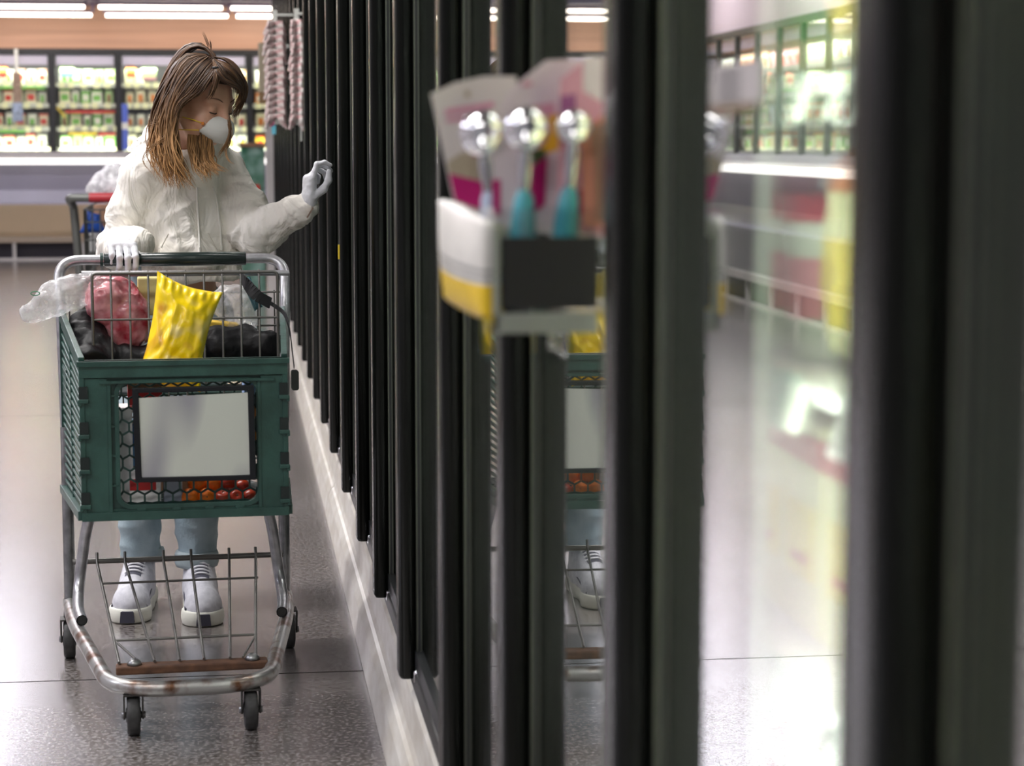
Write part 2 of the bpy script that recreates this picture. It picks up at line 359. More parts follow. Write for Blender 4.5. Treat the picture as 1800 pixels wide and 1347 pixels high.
# ---------------------------------------------------------------- dairy cases with doors above an open well
LAV = K('well_lavender', (.44, .43, .52), .42, var=.04, vscale=2)
BEIGE = K('well_beige', (.53, .41, .265), .45, var=.04, vscale=2)
TOED = K('toe_dark', (.035, .030, .045), .5)
LEDW = K('ledge_glow', (1, .98, .96), .4, emit=(1, .96, .92), estr=1.6)
SIGNL = K('header_sign', (.62, .60, .74), .5, emit=(.8, .8, 1), estr=.05)
def dairy_case(root, x0, n, pw=.765, frontm=None, railm=None):
    """doors from x0 along +x in the root's frame, door plane at y=0, shopper side -y"""
    x1 = x0+n*pw
    b = MB().box((x0, .70, .9), (x1, .78, 2.42), 0).box((x0, .03, 2.38), (x1, .78, 2.44), 1).box((x0, .03, 1.15), (x1, .78, 1.22), 0).box((x0, 0, 1.215), (x1, .05, 1.25), 0)
    b.build('cabinet', [K('case_inner', (.24, .235, .25), .6), FRAMEB], root)
    MB().box((x0, -.72, 1.13), (x1, .03, 1.17), 0).build('ledge', WHITEM, root, .005)
    MB().box((x0, -.735, 1.10), (x1, -.70, 1.165), 0).build('light_strip', LEDW, root)
    # open well: sloped lavender hood, ledge, beige front, dark toe with posts
    pr = [(-.62, 1.12), (-.50, .80), (-.56, .66), (-.62, .64), (-.62, .62), (-.45, .60), (-.30, .62), (-.2, 1.12)]
    MB().prism(pr, 'x', x0, x1).build('well_panel', LAV, root)
    MB().prism([(-.66, .64), (-.66, .60), (-.64, .32), (-.62, .27), (-.30, .27), (-.30, .64)], 'x', x0, x1).build('front_panel', frontm or BEIGE, root, .006)
    MB().box((x0, -.66, .20), (x1, -.40, .27), 0).build('rail', railm or K('rail_tan', (.40, .33, .25), .5), root, .006)
    MB().box((x0, -.45, 0), (x1, .7, .20), 0).build('toe_kick', TOED, root)
    k = x0+.3
    while k < x1: MB().box((k, -.64, 0), (k+.035, -.60, .2)).build('post', WHITEM, root); k += .78
    MB().box((x0, -.65, 0), (x1, -.60, .025)).build('foot_rail', WHITEM, root)
    for i in range(n+1):
        MB().box((x0+i*pw-.04, -.015, 1.22), (x0+i*pw+.04, .035, 2.40)).build('mullion', FRAMEB, root, .004)
    MB().box((x0, -.02, 2.375), (x1, .03, 2.44)).build('top_frame', FRAMEB, root, .004)
    MB().box((x0, -.03, 1.165), (x1, .02, 1.235)).build('bottom_frame', K('bottom_silver', (.45, .44, .48), .4), root, .004)
    for i in range(n):
        a, c = x0+i*pw+.04, x0+(i+1)*pw-.04
        d = MB().box((a, .005, 1.24), (c, .012, 2.375)).build('door', CLEARG, root)
        MB().box((a+.01, .03, 2.25), (c-.01, .04, 2.36)).build('header_sign', [SIGNL], root)
    for z in SHZ:
        MB().box((x0+.03, .14, z-.02), (x1-.03, .68, z)).build('shelf', K('shelf_grey', (.30, .29, .31), .5), root)
        MB().box((x0+.03, .118, z-.045), (x1-.03, .142, z+.004)).build('price_rail', K('price_rail', (.55, .58, .50), .5), root)
SHZ = [1.27, 1.525, 1.80, 2.04]
XB0 = -2.115-.765*3
main = thing('dairy_case', 'long dairy case with black framed glass doors above a beige well, along the back wall', 'dairy case', (0, YB, 0))
dairy_case(main, XB0, 8)
SY0 = 9.0
side = thing('dairy_case', 'dairy case along the side wall, seen only reflected in the freezer glass', 'dairy case', (-4.15, SY0, 0), math.radians(90))
dairy_case(side, 0, 16, .8, K('well_slate', (.26, .26, .29), .45), WHITEM)
struct(MB().box((-5.6, SY0-.3, 2.44), (-4.15, SY0+13.0, 3.99)).build('wall_side', K('wall_pink', (.74, .60, .62), .7)))
for i in range(4):
    l = area('case_light', (0, 0, 0), 3.0, .10, 22, (.95, 1, .9)); l.matrix_world = Matrix.Translation((-4.15, SY0, 0)) @ Matrix.Rotation(math.radians(90), 4, 'Z') @ Matrix.Translation((1.6+3.2*i, .09, 2.2)) @ Matrix.Rotation(math.radians(25), 4, 'X')
for i in range(8):
    area('case_light', (XB0+(i+.5)*.765, YB+.085, 2.22), .66, .07, 4.6, (.97, 1, .87), (math.radians(28), 0, 0))
    area('case_light', (XB0+(i+.5)*.765, YB+.06, 1.27), .66, .04, 3, (.97, 1, .87), (math.radians(180-35), 0, 0))
# products in the dairy case
PC = {n: K('pack_'+n, c, .45) for n, c in dict(white=(.80, .84, .70), cream=(.80, .80, .55), green=(.18, .50, .08), red=(.62, .05, .03), orange=(.75, .24, .04), yellow=(.80, .58, .03), blue=(.06, .12, .52), brown=(.30, .16, .08), sky=(.25, .55, .75), pink=(.75, .40, .42), pale_green=(.50, .74, .34)).items()}
def pack_mesh(w, h, d, base, mark, kind):
    """a hanging or standing pack, front towards -y, origin at the bottom"""
    b = MB()
    if kind == 'pouch':
        N_, M_ = 7, 8; vs = []
        for s in (-1, 1):
            for j in range(M_+1):
                for i in range(N_+1):
                    u = i/N_*2-1; v = j/M_*2-1
                    t = d/2*max(0, (1-u**4))**.6*max(0, (1-abs(v)**5))**.7
                    vs.append((u*w/2*(1-.04*abs(v)**3), s*t, (v+1)*h/2))
        fs = []; st = N_+1; off = st*(M_+1)
        for j in range(M_):
            for i in range(N_):
                a = j*st+i; q = (a, a+1, a+st+1, a+st); fs.append((q, 1 if (abs((i+.5)/N_-.5) < .26 and .18 < (j+.5)/M_ < .62) else 0)); fs.append((tuple(x+off for x in q[::-1]), 0))
        for q, mi in fs: b.add([vs[x] for x in q], [(0, 1, 2, 3)], mi, True)
    elif kind == 'tub':
        b.lathe([(0, 0), (w*.42, 0), (w*.46, h*.8)], (0, 0, 0), mi=0, n=14).lathe([(w*.5, h*.8), (w*.5, h), (w*.47, h), (0, h)], (0, 0, 0), mi=1, n=14)
        b.lathe([(w*.445, h*.25), (w*.452, h*.6)], (0, 0, 0), mi=1, n=14)
    else:
        b.box((-w/2, -d/2, 0), (w/2, d/2, h), 0).box((-w*.34, -d/2-.002, h*.22), (w*.34, -d/2+.001, h*.62), 1).box((-w*.5-.001, -d/2-.0015, h*.84), (w*.5+.001, d/2, h*.97), 1)
    return b
variants = {}
def pack(kind, base, mark, w, h, d):
    k = (kind, base, mark, round(w, 2), round(h, 2))
    if k not in variants:
        o = pack_mesh(w, h, d, base, mark, kind).build('cheese_pack', [PC[base], PC[mark]]); me = o.data; bpy.data.objects.remove(o); variants[k] = me
    return variants[k]
BW = ['brown', 'orange', 'green', 'yellow', 'red', 'sky', 'blue']
ordw = ['first', 'second', 'third', 'fourth', 'fifth', 'sixth', 'seventh']
doorw = ['outermost', 'next to outermost', 'third', 'fourth', 'fifth', 'sixth', 'seventh', 'last']
rowpl = {0: 'lowest shelf', 1: 'second shelf', 2: 'third shelf', 3: 'top shelf'}
tagm = K('tag_cream', (.82, .84, .52), .6)
kinds = {'pouch': ('hanging_pouch', 'pouch'), 'tub': ('dairy_tub', 'tub'), 'box': ('cheese_box', 'box')}
# shelf stock of every bay: (kind, base, mark) pattern per shelf
for bay in range(2, 8):
    for s, z in enumerate(SHZ):
        a = XB0+bay*.765+.07; b_ = XB0+(bay+1)*.765-.07
        if bay == 3: pal = [('box', 'white', 'green'), ('pouch', 'pale_green', 'brown'), ('box', 'cream', 'green'), ('pouch', 'white', 'green'), ('box', 'green', 'white')]
        elif bay == 4: pal = [[('pouch', 'cream', 'brown')], [('pouch', 'white', 'orange')], [('pouch', 'cream', 'orange')], [('box', 'cream', 'pale_green')]][s]
        elif bay == 5: pal = [[('pouch', 'white', 'yellow')], [('pouch', 'cream', 'red')], [('pouch', 'cream', 'yellow')], [('box', 'cream', 'orange')]][s]
        elif bay == 2: pal = [('pouch', 'white', 'green'), ('box', 'cream', 'red')]
        else: pal = [('box', 'yellow', 'red'), ('pouch', 'cream', 'orange'), ('box', 'orange', 'white'), ('pouch', 'white', 'pink')]
        x = a; i = 0
        if s == 3 and bay in (4,): cntmax = 2
        else: cntmax = 9
        while x < b_-.06 and i < cntmax:
            kd, ba, mk = pal[(i+s) % len(pal)] if len(pal) > 1 else pal[0]
            w = rnd.uniform(.095, .125); h = rnd.uniform(.15, .185)
            w = round(w*50)/50; h = round(h*50)/50
            if s == 3: h = .16
            o = bpy.data.objects.new(kinds[kd][0], pack(kd, ba, mk, w, h, .07 if kd == 'pouch' else .1)); link(o)
            o.location = (x+w/2, YB+.19+rnd.uniform(0, .03), z+.001)
            props(o, '%s %s with %s mark, %s, %s along behind dairy door %s' % (ba.replace('_', ' '), kinds[kd][1], mk.replace('_', ' '), rowpl[s], ordw[min(i, 6)], ['one', 'two', 'three', 'four', 'five', 'six'][bay-2]), kinds[kd][1], 'packs on the dairy case shelves')
            x += w+rnd.uniform(.012, .03); i += 1
        # price tags, one part of the case per bay and shelf edge
        tg = MB(); x = a
        while x < b_:
            tg.box((x, .108, z-.055), (x+.07, .117, z+.015)); x += rnd.choice([.10, .125, .15])
        tg.build('price_tags', tagm, main)
# coloured shelf strips, boards and signs
for (x0, x1, z, c, w_) in [(-1.98, -1.40, 1.69, 'red', 'red'), (-1.95, -1.62, 1.435, 'yellow', 'yellow'), (-1.60, -1.40, 1.43, 'red', 'short red'), (-2.84, -2.2, 1.97, 'green', 'green'), (-2.84, -2.45, 1.46, 'green', 'low green')]:
    props(MB().box((x0, YB+.10, z), (x1, YB+.107, z+.03)).build('shelf_strip', PC[c]), '%s promotion strip on the dairy shelf edge' % w_, 'shelf strip')
for (px, py, w, h, c, c2, nm) in [(118, 122, .16, .17, 'pale_green', 'sky', 'pale green and blue sign hanging high behind the second dairy door'), (230, 125, .11, .15, 'orange', 'red', 'orange and red sign hanging high behind the third dairy door'), (262, 128, .17, .17, 'pale_green', 'pink', 'pale green sign beside the orange one in the dairy case'), (5, 122, .10, .18, 'orange', 'red', 'orange sign at the far left of the dairy case')]:
    X, Y, Z = at(px, py, YB+.08)
    o = MB().box((-w/2, 0, -h/2), (w/2, .006, h/2), 0).box((-w/2, -.002, -h/2), (w/2, 0, -h*.28), 1).build('hanging_sign', [PC[c], PC[c2]]); o.location = (X, Y, Z); props(o, nm, 'sign')
X, Y, Z = at(30, 150, YB-.06)
t = thing('clip_strip', 'narrow strip of brown and blue packets hanging in front of the first dairy door', 'clip strip', (X, Y, Z))
MB().box((-.02, -.01, .15), (.02, .0, .42)).build('clip', LINER, t); MB().box((-.05, -.02, -.2), (.05, 0, .15)).build('brown_packets', K('kraft_brown', (.30, .22, .17), .6, var=.3, vscale=30), t); MB().box((-.06, -.02, -.42), (.06, 0, -.2)).build('blue_packets', K('packet_blue', (.32, .40, .55), .5, var=.3, vscale=30), t)
X, Y, Z = at(220, 225, YB-.04)
props(MB().box((X-.035, Y, 1.26), (X+.035, Y+.02, 1.80), 0).box((X-.036, Y-.002, 1.5), (X+.036, Y, 1.58), 1).build('blue_banner', [K('banner_blue', (.10, .16, .62), .5), LINER]), 'narrow upright blue banner in front of the third dairy door', 'banner')
X, Y, Z = at(100, 205, YB-.03)
o = MB().box((-.075, 0, -.012), (.075, .01, .012)).build('yellow_tag', PC['yellow']); o.location = at(107, 197, YB+.09); o.rotation_euler = (0, math.radians(50), 0); props(o, 'slanted yellow strip sign in the second dairy bay', 'sign')
# goods in the side case, seen blurred in the reflections
for s_i, z in enumerate(SHZ):
    for q in range(34):
        kd, ba, mk = [('box', 'cream', 'orange'), ('pouch', 'white', 'brown'), ('box', 'pale_green', 'white'), ('pouch', 'pink', 'red')][(s_i+q//5) % 4]
        o = link(bpy.data.objects.new(kinds[kd][0], pack(kd, ba, mk, .22, .18, .1))); o.rotation_euler = (0, 0, math.radians(90)); o.location = (-4.40, 14.0+q*.235, z+.001)
        props(o, '%s %s with %s mark in the reflected side case, %s' % (ba.replace('_', ' '), kinds[kd][1], mk, rowpl[s_i]), kinds[kd][1], 'packs in the side case, %s, %s' % (rowpl[s_i], ba))
# wall of dark green board at the far end of the freezer row
gb = thing('endcap_display', 'green endcap board with pale swirls and a red tag at the far freezer end', 'display', (0, 0, 0))
GSW = K('board_green', (.012, .13, .06), .5, col2=(.26, .42, .36), vscale=7, detail=2)
X0 = at(424, 350, 18.3)[0]; X1 = at(466, 350, 18.3)[0]
MB().box((X0, 18.3, 0), (X1, 18.9, 1.31)).build('board', GSW, gb, .01)
MB().box((X0-.01, 18.28, 1.31), (X1+.01, 18.92, 1.345)).build('ledge', K('wood_brown', (.25, .13, .07), .5), gb)
MB().box((X0+.03, 18.27, .93), (X0+.16, 18.3, .985)).build('red_tag', PC['red'], gb)
# ================================================================ FREEZER ROW
HY = [1.087, 1.834, 2.609, 3.385, 4.305, 5.093, 5.827, 6.657, 7.514]
HY = [-.46, .31] + HY
while HY[-1] < 17.3: HY.append(HY[-1]+.80)
ZT = 2.62
HSEC = rrect(-.0185, -.040, .0185, .040, .014, 4)   # handle section (x,y)
def handle_mesh():
    b = MB(); n = len(HSEC); vs = []
    for z, k in ((.238, .75), (.246, 1.), (ZT, 1.)):
        vs += [(x*k, y*k, z) for x, y in HSEC]
    b.add(vs, [(i*n+j, i*n+(j+1) % n, (i+1)*n+(j+1) % n, (i+1)*n+j) for i in range(2) for j in range(n)], 0, True)
    b.add(vs, [tuple(range(n))[::-1], tuple(range(2*n, 3*n))], 0); return b
cases = [HY[0:3], HY[3:6], HY[6:11]]
i0 = 11
while i0 < len(HY): cases.append(HY[i0:i0+4]); i0 += 4
stick = K('pink_sticker', (.55, .36, .42), .5)
def door_far(k): return HY[k]
kk = 0
for ci, hs in enumerate(cases):
    ks = [HY.index(h) for h in hs]
    y0 = HY[ks[0]-1]+.012 if ks[0] else hs[0]-.74; y1 = hs[-1]+.008
    cs = thing('freezer_case', 'upright glass door freezer with tall black handles, %s in the row from the camera' % ['first', 'second', 'third', 'fourth', 'fifth', 'sixth', 'seventh'][ci], 'freezer', (0, y0, 0))
    L = y1-y0
    # hollow cabinet
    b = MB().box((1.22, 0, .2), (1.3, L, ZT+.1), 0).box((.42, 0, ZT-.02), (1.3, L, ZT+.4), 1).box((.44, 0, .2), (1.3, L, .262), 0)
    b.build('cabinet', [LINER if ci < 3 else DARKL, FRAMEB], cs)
    MB().box((.36, 0, ZT), (.44, L, ZT+.42)).build('header', FRAMEB, cs, .005)
    MB().prism([(.306, 0), (.306, .012), (.318, .075), (.330, .10), (.338, .105), (.344, .12), (.350, .195), (.362, .215), (.44, .215), (.44, 0)], 'y', .003, L-.003).build('kick_plate', BUMP, cs, .004)
    MB().box((.352, 0, .215), (.42, L, .258)).build('sill', SILL, cs, .004)
    for k in ks:
        yn = (HY[k-1] if k else HY[k]-.745)+.012-y0; yf = HY[k]+.008-y0
        # bay divider mullion with light lens
        mu = MB().box((.405, yf-.045, .26), (.452, yf, ZT), 0).build('mullion', FRAMEB, cs)
        if k <= 6:
            MB().box((.452, yf-.040, .30), (.468, yf-.015, ZT-.1)).build('light_lens', LED, mu)
        d = MB().box((.358, yn, .265), (.361, yn+.030, ZT)).box((.358, yf-.088, .265), (.361, yf-.004, ZT)).box((.361, yn, .265), (.398, yn+.030, ZT), 1).box((.361, yf-.088, .265), (.398, yf-.004, ZT), 1).box((.355, yn, .262), (.398, yf-.004, .30), 1).box((.355, yn, ZT-.05), (.398, yf-.004, ZT), 1)
        dr = d.build('door', [STILE, FRAMEB], cs)
        MB().box((.3635, yn+.030, .30), (.3675, yf-.088, ZT-.05)).build('glass', GLASS, dr)
        h = handle_mesh().build('handle', BLACK, dr); h.location = (.3405, yf-.041, 0)
        MB().lathe([(0, 0), (.010, 0), (.010, .022), (.006, .026), (0, .026)], (.360, yf-.095, .238), n=12).build('hinge_pin', CHROME, dr)
        if k in (5, 6, 4, 3, 7):
            MB().box((.3615, yn+.06, .33), (.3633, yn+.20, .44)).build('sticker', stick, dr)
    if ks[0] <= 6:
        for z in (.30, .56, .84, 1.125, 1.41, 1.70, 2.0, 2.3):
            MB().box((.525, .02, z-.015), (1.2, L-.02, z)).build('shelf', K('shelf_white', (.6, .62, .6), .4), cs)
            rb = MB()
            for k in ks: rb.prism([(.505, z-.045), (.512, z-.045), (.527, z+.004), (.520, z+.006)], 'y', (HY[k-1] if k else HY[k]-.745)+.07-y0, HY[k]-.09-y0)
            rl = rb.build('price_rail', K('rail_pale', (.30, .40, .35), .3, spec=.6), cs)
            tb = MB(); yy = .05
            while yy < L-.12:
                tb.prism([(.503, z-.040), (.508, z-.042), (.522, z+.0), (.517, z+.002)], 'y', yy, yy+.055); yy += rnd.uniform(.10, .2)
            tb.build('price_cards', K('card_white', (.40, .44, .38), .5), rl)
for k in (1, 2, 3, 4, 5, 6):
    for sgn in (-1, 1):
        aa = math.radians(38 if sgn > 0 else 8); d = Vector((math.cos(aa), sgn*math.sin(aa), 0)); z_ = -d; y_ = Vector((0, 0, 1)); x_ = y_.cross(z_)
        M = Matrix((x_, y_, z_)).transposed().to_4x4(); M.translation = Vector((.485, HY[k]-.02+.03*sgn, 1.45))
        l = area('freezer_light', (0, 0, 0), .04, 2.1, 7, (.93, 1, .86)); l.matrix_world = M
# reflection of a distant sign, painted as a sheet on the near glass
XN = .3633; ya = atX(1340, 150, XN)[1]; yb = atX(1252, 150, XN)[1]; zt = atX(1296, 108, XN)[2]; zb = atX(1296, 182, XN)[2]
nb = MB().box((XN-.0006, ya, zb), (XN, yb, zt), 0).box((XN-.0006, ya+.02, zb-.006), (XN, yb, zb), 1)
for i in range(5): nb.box((XN-.0009, ya+(yb-ya)*.40, zt-.0075-i*.0052), (XN-.0006, yb-(yb-ya)*.15, zt-.0051-i*.0052), 2)
props(nb.build('sign_reflection', [K('reflection_grey', (.40, .37, .37), .6), K('reflection_brown', (.16, .10, .04), .6), K('reflection_ink', (.05, .05, .05), .6)]), 'small grey painted reflection of a distant sign, on the near freezer glass', 'sign_reflection')
# frozen goods on the shelves of the near freezers
def carton_mesh(w, h, d, cols, kind):
    b = MB()
    if kind == 'carton':
        b.box((-d/2, -w/2, 0), (d/2, w/2, h), 0).box((-d/2-.002, -w/2-.002, h*.80), (d/2, w/2+.002, h*.94), 1).box((-d/2-.002, -w*.36, h*.25), (-d/2+.001, w*.36, h*.6), 2)
        b.box((-d*.38, -w/2-.002, h*.2), (d*.36, -w/2+.001, h*.55), 2)
        b.box((-d/2-.003, -w*.2, h*.32), (-d/2-.0015, w*.2, h*.36), 1).box((-d*.2, -w/2-.003, h*.60), (d*.25, -w/2+.001, h*.66), 1)
    elif kind == 'tub':
        b.lathe([(0, 0), (w*.43, 0), (w*.48, h*.84)], mi=0, n=20).lathe([(w*.5, h*.84), (w*.5, h), (w*.46, h), (0, h)], mi=1, n=20).lathe([(w*.452, h*.25), (w*.468, h*.62)], mi=2, n=20)
    else:
        n = 10; vs = []
        for s in (-1, 1):
            for j in range(n+1):
                for i in range(n+1):
                    u = i/n*2-1; v = j/n*2-1; t = d/2*max(0, 1-u**4)**.6*max(0, 1-v**6)**.6
                    vs.append((s*t+.004*math.sin(9*u+5*v), u*w/2, (v+1)*h/2))
        st = n+1; off = st*st
        for j in range(n):
            for i in range(n):
                a = j*st+i; mi = 1 if j > n*.75 else (2 if (2 <= i <= 7 and 2 <= j <= 5) else 0)
                for q in ((a, a+1, a+st+1, a+st), tuple(x+off for x in (a, a+st, a+st+1, a+1))): b.add([vs[x] for x in q], [(0, 1, 2, 3)], mi, True)
    return b
FC = {n: K('frozen_'+n, c, .4) for n, c in dict(cream=(.80, .80, .48), white=(.78, .84, .72), red=(.52, .05, .06), yellow=(.80, .66, .16), pink=(.72, .32, .36), green=(.16, .36, .14), orange=(.72, .26, .08), blue=(.12, .2, .42)).items()}
fdefs = [('carton', 'cream', 'red', 'yellow', .14, .22, .10, 'cream carton with red band'), ('tub', 'white', 'red', 'pink', .14, .17, .14, 'white tub with red lid'), ('pouch', 'cream', 'orange', 'yellow', .16, .22, .07, 'cream bag with orange top'), ('carton', 'white', 'pink', 'red', .12, .20, .10, 'white carton with pink band'), ('pouch', 'white', 'green', 'red', .17, .21, .07, 'white bag with green top'), ('tub', 'cream', 'yellow', 'green', .13, .16, .13, 'cream tub with yellow lid')]
fm = {}
for i, (kd, a, b_, c, w, h, d, nm) in enumerate(fdefs):
    o = carton_mesh(w, h, d, None, kd).build('frozen_'+kd, [FC[a], FC[b_], FC[c]]); fm[i] = o.data; bpy.data.objects.remove(o)
nw = {'carton': 'frozen_food_carton', 'tub': 'ice_cream_tub', 'pouch': 'frozen_food_bag'}
zs = [.30, .56, .84, 1.125, 1.41, 1.70, 2.0]
zw = ['bottom shelf', 'second shelf', 'third shelf', 'fourth shelf', 'fifth shelf', 'sixth shelf', 'top shelf']
for k in range(2, 6):
    ya = HY[k-1]+.05; yb = HY[k]-.10
    for s, z in enumerate(zs):
        y = ya; i = 0
        row = [0, 3, 0, 1, 2, 5, 4][s]
        while y < yb-.08:
            q = (row+(1 if rnd.random() < .3 else 0)*rnd.randint(1, 5)) % 6
            kd, a, b_, c, w, h, d, nm = fdefs[q]
            o = link(bpy.data.objects.new(nw[kd], fm[q])); o.location = (.62+rnd.uniform(-.012, .02), y+w/2, z+.001)
            props(o, '%s, %s, %s along behind freezer door %s' % (nm, zw[s], ordw[min(i, 6)], ['one', 'two', 'three', 'four'][k-2]), kd, 'frozen goods in the near freezers')
            y += w+.012; i += 1
# row end panel
ep = thing('end_panel', 'pale upright panel closing the far end of the freezer row', 'panel', (0, HY[-1]+.03, 0))
MB().box((.26, 0, 0), (1.3, .05, 1.62)).build('panel', WHITEM, ep, .004)
MB().box((.36, 0, 1.62), (1.3, .05, 3.04)).build('upper_panel', FRAMEB, ep, .004)
# ================================================================ SHOPPING CART (front)
CO = Vector((-.12, 4.745, 0)); CT = math.radians(3.3)
CM = Matrix.Translation(CO) @ Matrix.Rotation(CT, 4, 'Z')
def cl(px, py, ly):   # pixel -> cart-local point on the plane y=ly
    d = _fw + _r*(px-900)/F - _u*(py-673.5)/F; n = np.array([-math.sin(CT), math.cos(CT), 0]); ex = np.array([math.cos(CT), math.sin(CT), 0])
    o = np.array(CO); t = ((o+n*ly-_C)@n)/(d@n); P = _C+d*t-o; return (float(P@ex), ly, float(P[2]))
cart = thing('shopping_cart', 'dark green plastic shopping cart with grey frame and blank white sign, loaded with groceries', 'shopping cart', CO, CT)
FW, RW = .236, .297; ZF0, ZF1, ZR0, ZR1 = .488, .856, .418, .905; YF, YR = .06, .88
def lerp(a, b, t): return a+(b-a)*t
# --- basket front panel with a hexagon window
WX0, WX1, WZ0, WZ1 = -.148, .164, .523, .803
fp = MB()
hole = rrect(WX0, WZ0, WX1, WZ1, .025, 6)
def ringplate(b, outer, inner, axis, a, c, mi=0):
    n = len(inner); vs = []
    for t in (a, c):
        for q in (outer, inner):
            vs += [(p[0], t, p[1]) for p in q]
    fs = []
    for i in range(n):
        j = (i+1) % n
        fs += [(i, j, n+j, n+i), (2*n+i, 3*n+i, 3*n+j, 2*n+j), (n+i, n+j, 3*n+j, 3*n+i), (i, 2*n+i, 2*n+j, j)]
    b.add(vs, fs, mi)
ringplate(fp, rrect(-FW+.012, ZF0+.004, FW-.012, ZF1-.004, .02, 6), hole, 'y', YF+.010, YF+.020)
fp.box((-FW, YF-.004, ZF1-.038), (FW, YF+.022, ZF1))                       # rim
fp.prism([(YF-.010, ZF1-.012), (YF-.010, ZF1), (YF+.03, ZF1), (YF+.03, ZF1-.006)], 'x', -FW-.004, FW+.004)
fp.box((-FW+.045, YF-.006, ZF1-.052), (FW-.03, YF+.01, ZF1-.046))
fp.box((-FW, YF-.004, ZF0), (FW, YF+.020, ZF0+.020)); fp.box((-FW+.005, YF+.004, ZF0+.020), (FW-.005, YF+.02, ZF0+.026))
for s in (-1, 1):
    x0, x1 = sorted((s*(FW-.062), s*(FW-.006))); fp.box((x0, YF+.0, ZF0+.02), (x1, YF+.02, ZF1-.04))
    fp.box((s*(FW-.066)-.004, YF-.002, ZF0+.02), (s*(FW-.066)+.004, YF+.02, ZF1-.05))
for z in (.775, .705, .637, .568): # side ribs beside the window
    fp.box((-.19, YF+.002, z-.002), (WX0-.002, YF+.012, z+.002)); fp.box((WX1+.002, YF+.002, z-.002), (.19, YF+.012, z+.002))
for x in (-.10, -.02, .055, .125): fp.box((x-.002, YF+.002, WZ1+.004), (x+.002, YF+.012, ZF1-.05)); fp.box((x-.012, YF+.0, ZF0+.02), (x+.008, YF+.012, WZ0-.008))
fp.box((-.185, YF+.0, WZ1+.028), (.19, YF+.012, WZ1+.032))
ringplate(fp, rrect(WX0-.010, WZ0-.010, WX1+.010, WZ1+.010, .032, 6), hole, 'y', YF+.002, YF+.022)
front = fp.build('front_panel', GREEN, cart, .002)
# hexagon lattice
hx = MB(); a = .0185; dx = a*math.sqrt(3); dz = 1.5*a; seen = set()
def inside(p): return WX0 < p[0] < WX1 and WZ0 < p[1] < WZ1
for r in range(-1, 14):
    for c in range(-1, 12):
        cx = WX0+.006+c*dx+(dx/2 if r % 2 else 0); cz = WZ0+.012+r*dz
        P = [(cx+a*math.cos(math.radians(90+60*i)), cz+a*math.sin(math.radians(90+60*i))) for i in range(6)]
        for i in range(6):
            p, q = P[i], P[(i+1) % 6]; key = tuple(sorted(((round(p[0], 3), round(p[1], 3)), (round(q[0], 3), round(q[1], 3)))))
            if key in seen: continue
            seen.add(key)
            if inside(p) or inside(q):
                p = (min(max(p[0], WX0), WX1), min(max(p[1], WZ0), WZ1)); q = (min(max(q[0], WX0), WX1), min(max(q[1], WZ0), WZ1))
                if (p[0]-q[0])**2+(p[1]-q[1])**2 > 1e-6: hx.bar((p[0], YF+.015, p[1]), (q[0], YF+.015, q[1]), .0045, .0035, up=(0, 1, 0))
hx.build('hexagon_lattice', GREEND, front)
# --- side panels
for s in (-1, 1):
    sp = MB()
    def P(t, z, o=0):   # t 0 front..1 rear, z 0 bottom..1 top
        x = lerp(FW, RW, t)-.006+o; return (s*x, lerp(YF+.012, YR, t), lerp(lerp(ZF0, ZR0, t), lerp(ZF1, ZR1, t), z))
    up = (s, 0, 0)
    sp.bar(P(0, .985), P(1, .985), .028, .014, up=up); sp.bar(P(0, .03), P(1, .03), .022, .03, up=up)
    sp.bar(P(0, 0), P(0, 1), .03, .012, up=up); sp.bar(P(1, 0), P(1, 1), .035, .012, up=up)
    sp.bar(P(.5, 0), P(.5, 1), .014, .008, up=up)
    sp.bar(P(.78, .62), P(1, .62), .10, .004, up=up)
    for i in range(1, 21):   # long ribs parallel to the rim
        z = .04+.93*i/21.; sp.bar(P(0, z), P(1, z), .0075, .006, up=up)
    for z in (.82, .60, .38, .16):   # corner notches: dark slot with a light lug under it
        q = P(.0, z)
        sp.box((min(q[0]+s*.002, q[0]+s*.010), YF-.008, q[2]-.035), (max(q[0]+s*.002, q[0]+s*.010), YF+.03, q[2]-.022))
    sp.build('side_panel', GREEN, cart, .0015)
    for z in (.80, .58, .36, .14):
        x = s*(FW-.009); z_ = lerp(ZF0, ZF1, z)
        MB().box((x-.010, YF-.0065, z_-.012), (x+.010, YF+.002, z_+.016)).build('corner_slot_shade', K('slot_shade', (.004, .010, .009), .7), front)  # solid dark block painted as the shade inside an open slot
        MB().box((x-.012, YF-.010, z_-.022), (x+.012, YF+.004, z_-.012)).build('corner_lug', GREEN, front, .002)
# rear frame + floor of the basket
fl = MB()
for i in range(15):
    x = lerp(-.9, .9, i/14); fl.bar((x*FW, YF+.02, ZF0+.012), (x*RW, YR, ZR0+.012), .006, .006)
for j in range(12):
    t = j/11; w = lerp(FW, RW, t)-.01; z = lerp(ZF0, ZR0, t)+.012; fl.bar((-w, lerp(YF+.02, YR, t), z), (w, lerp(YF+.02, YR, t), z), .006, .006)
fl.build('basket_floor', GREEND, cart)
rg = MB()
for i in range(13):
    x = lerp(-.27, .27, i/12); rg.tube([(x, YR-.01, ZR0+.02), (x, YR+.005, ZR1+.05)], .0022, 6)
for z in (.50, .62, .74, .86, .95): rg.tube([(-.285, YR, z), (.285, YR, z)], .003, 6)
rg.build('rear_gate', WIRE, cart)
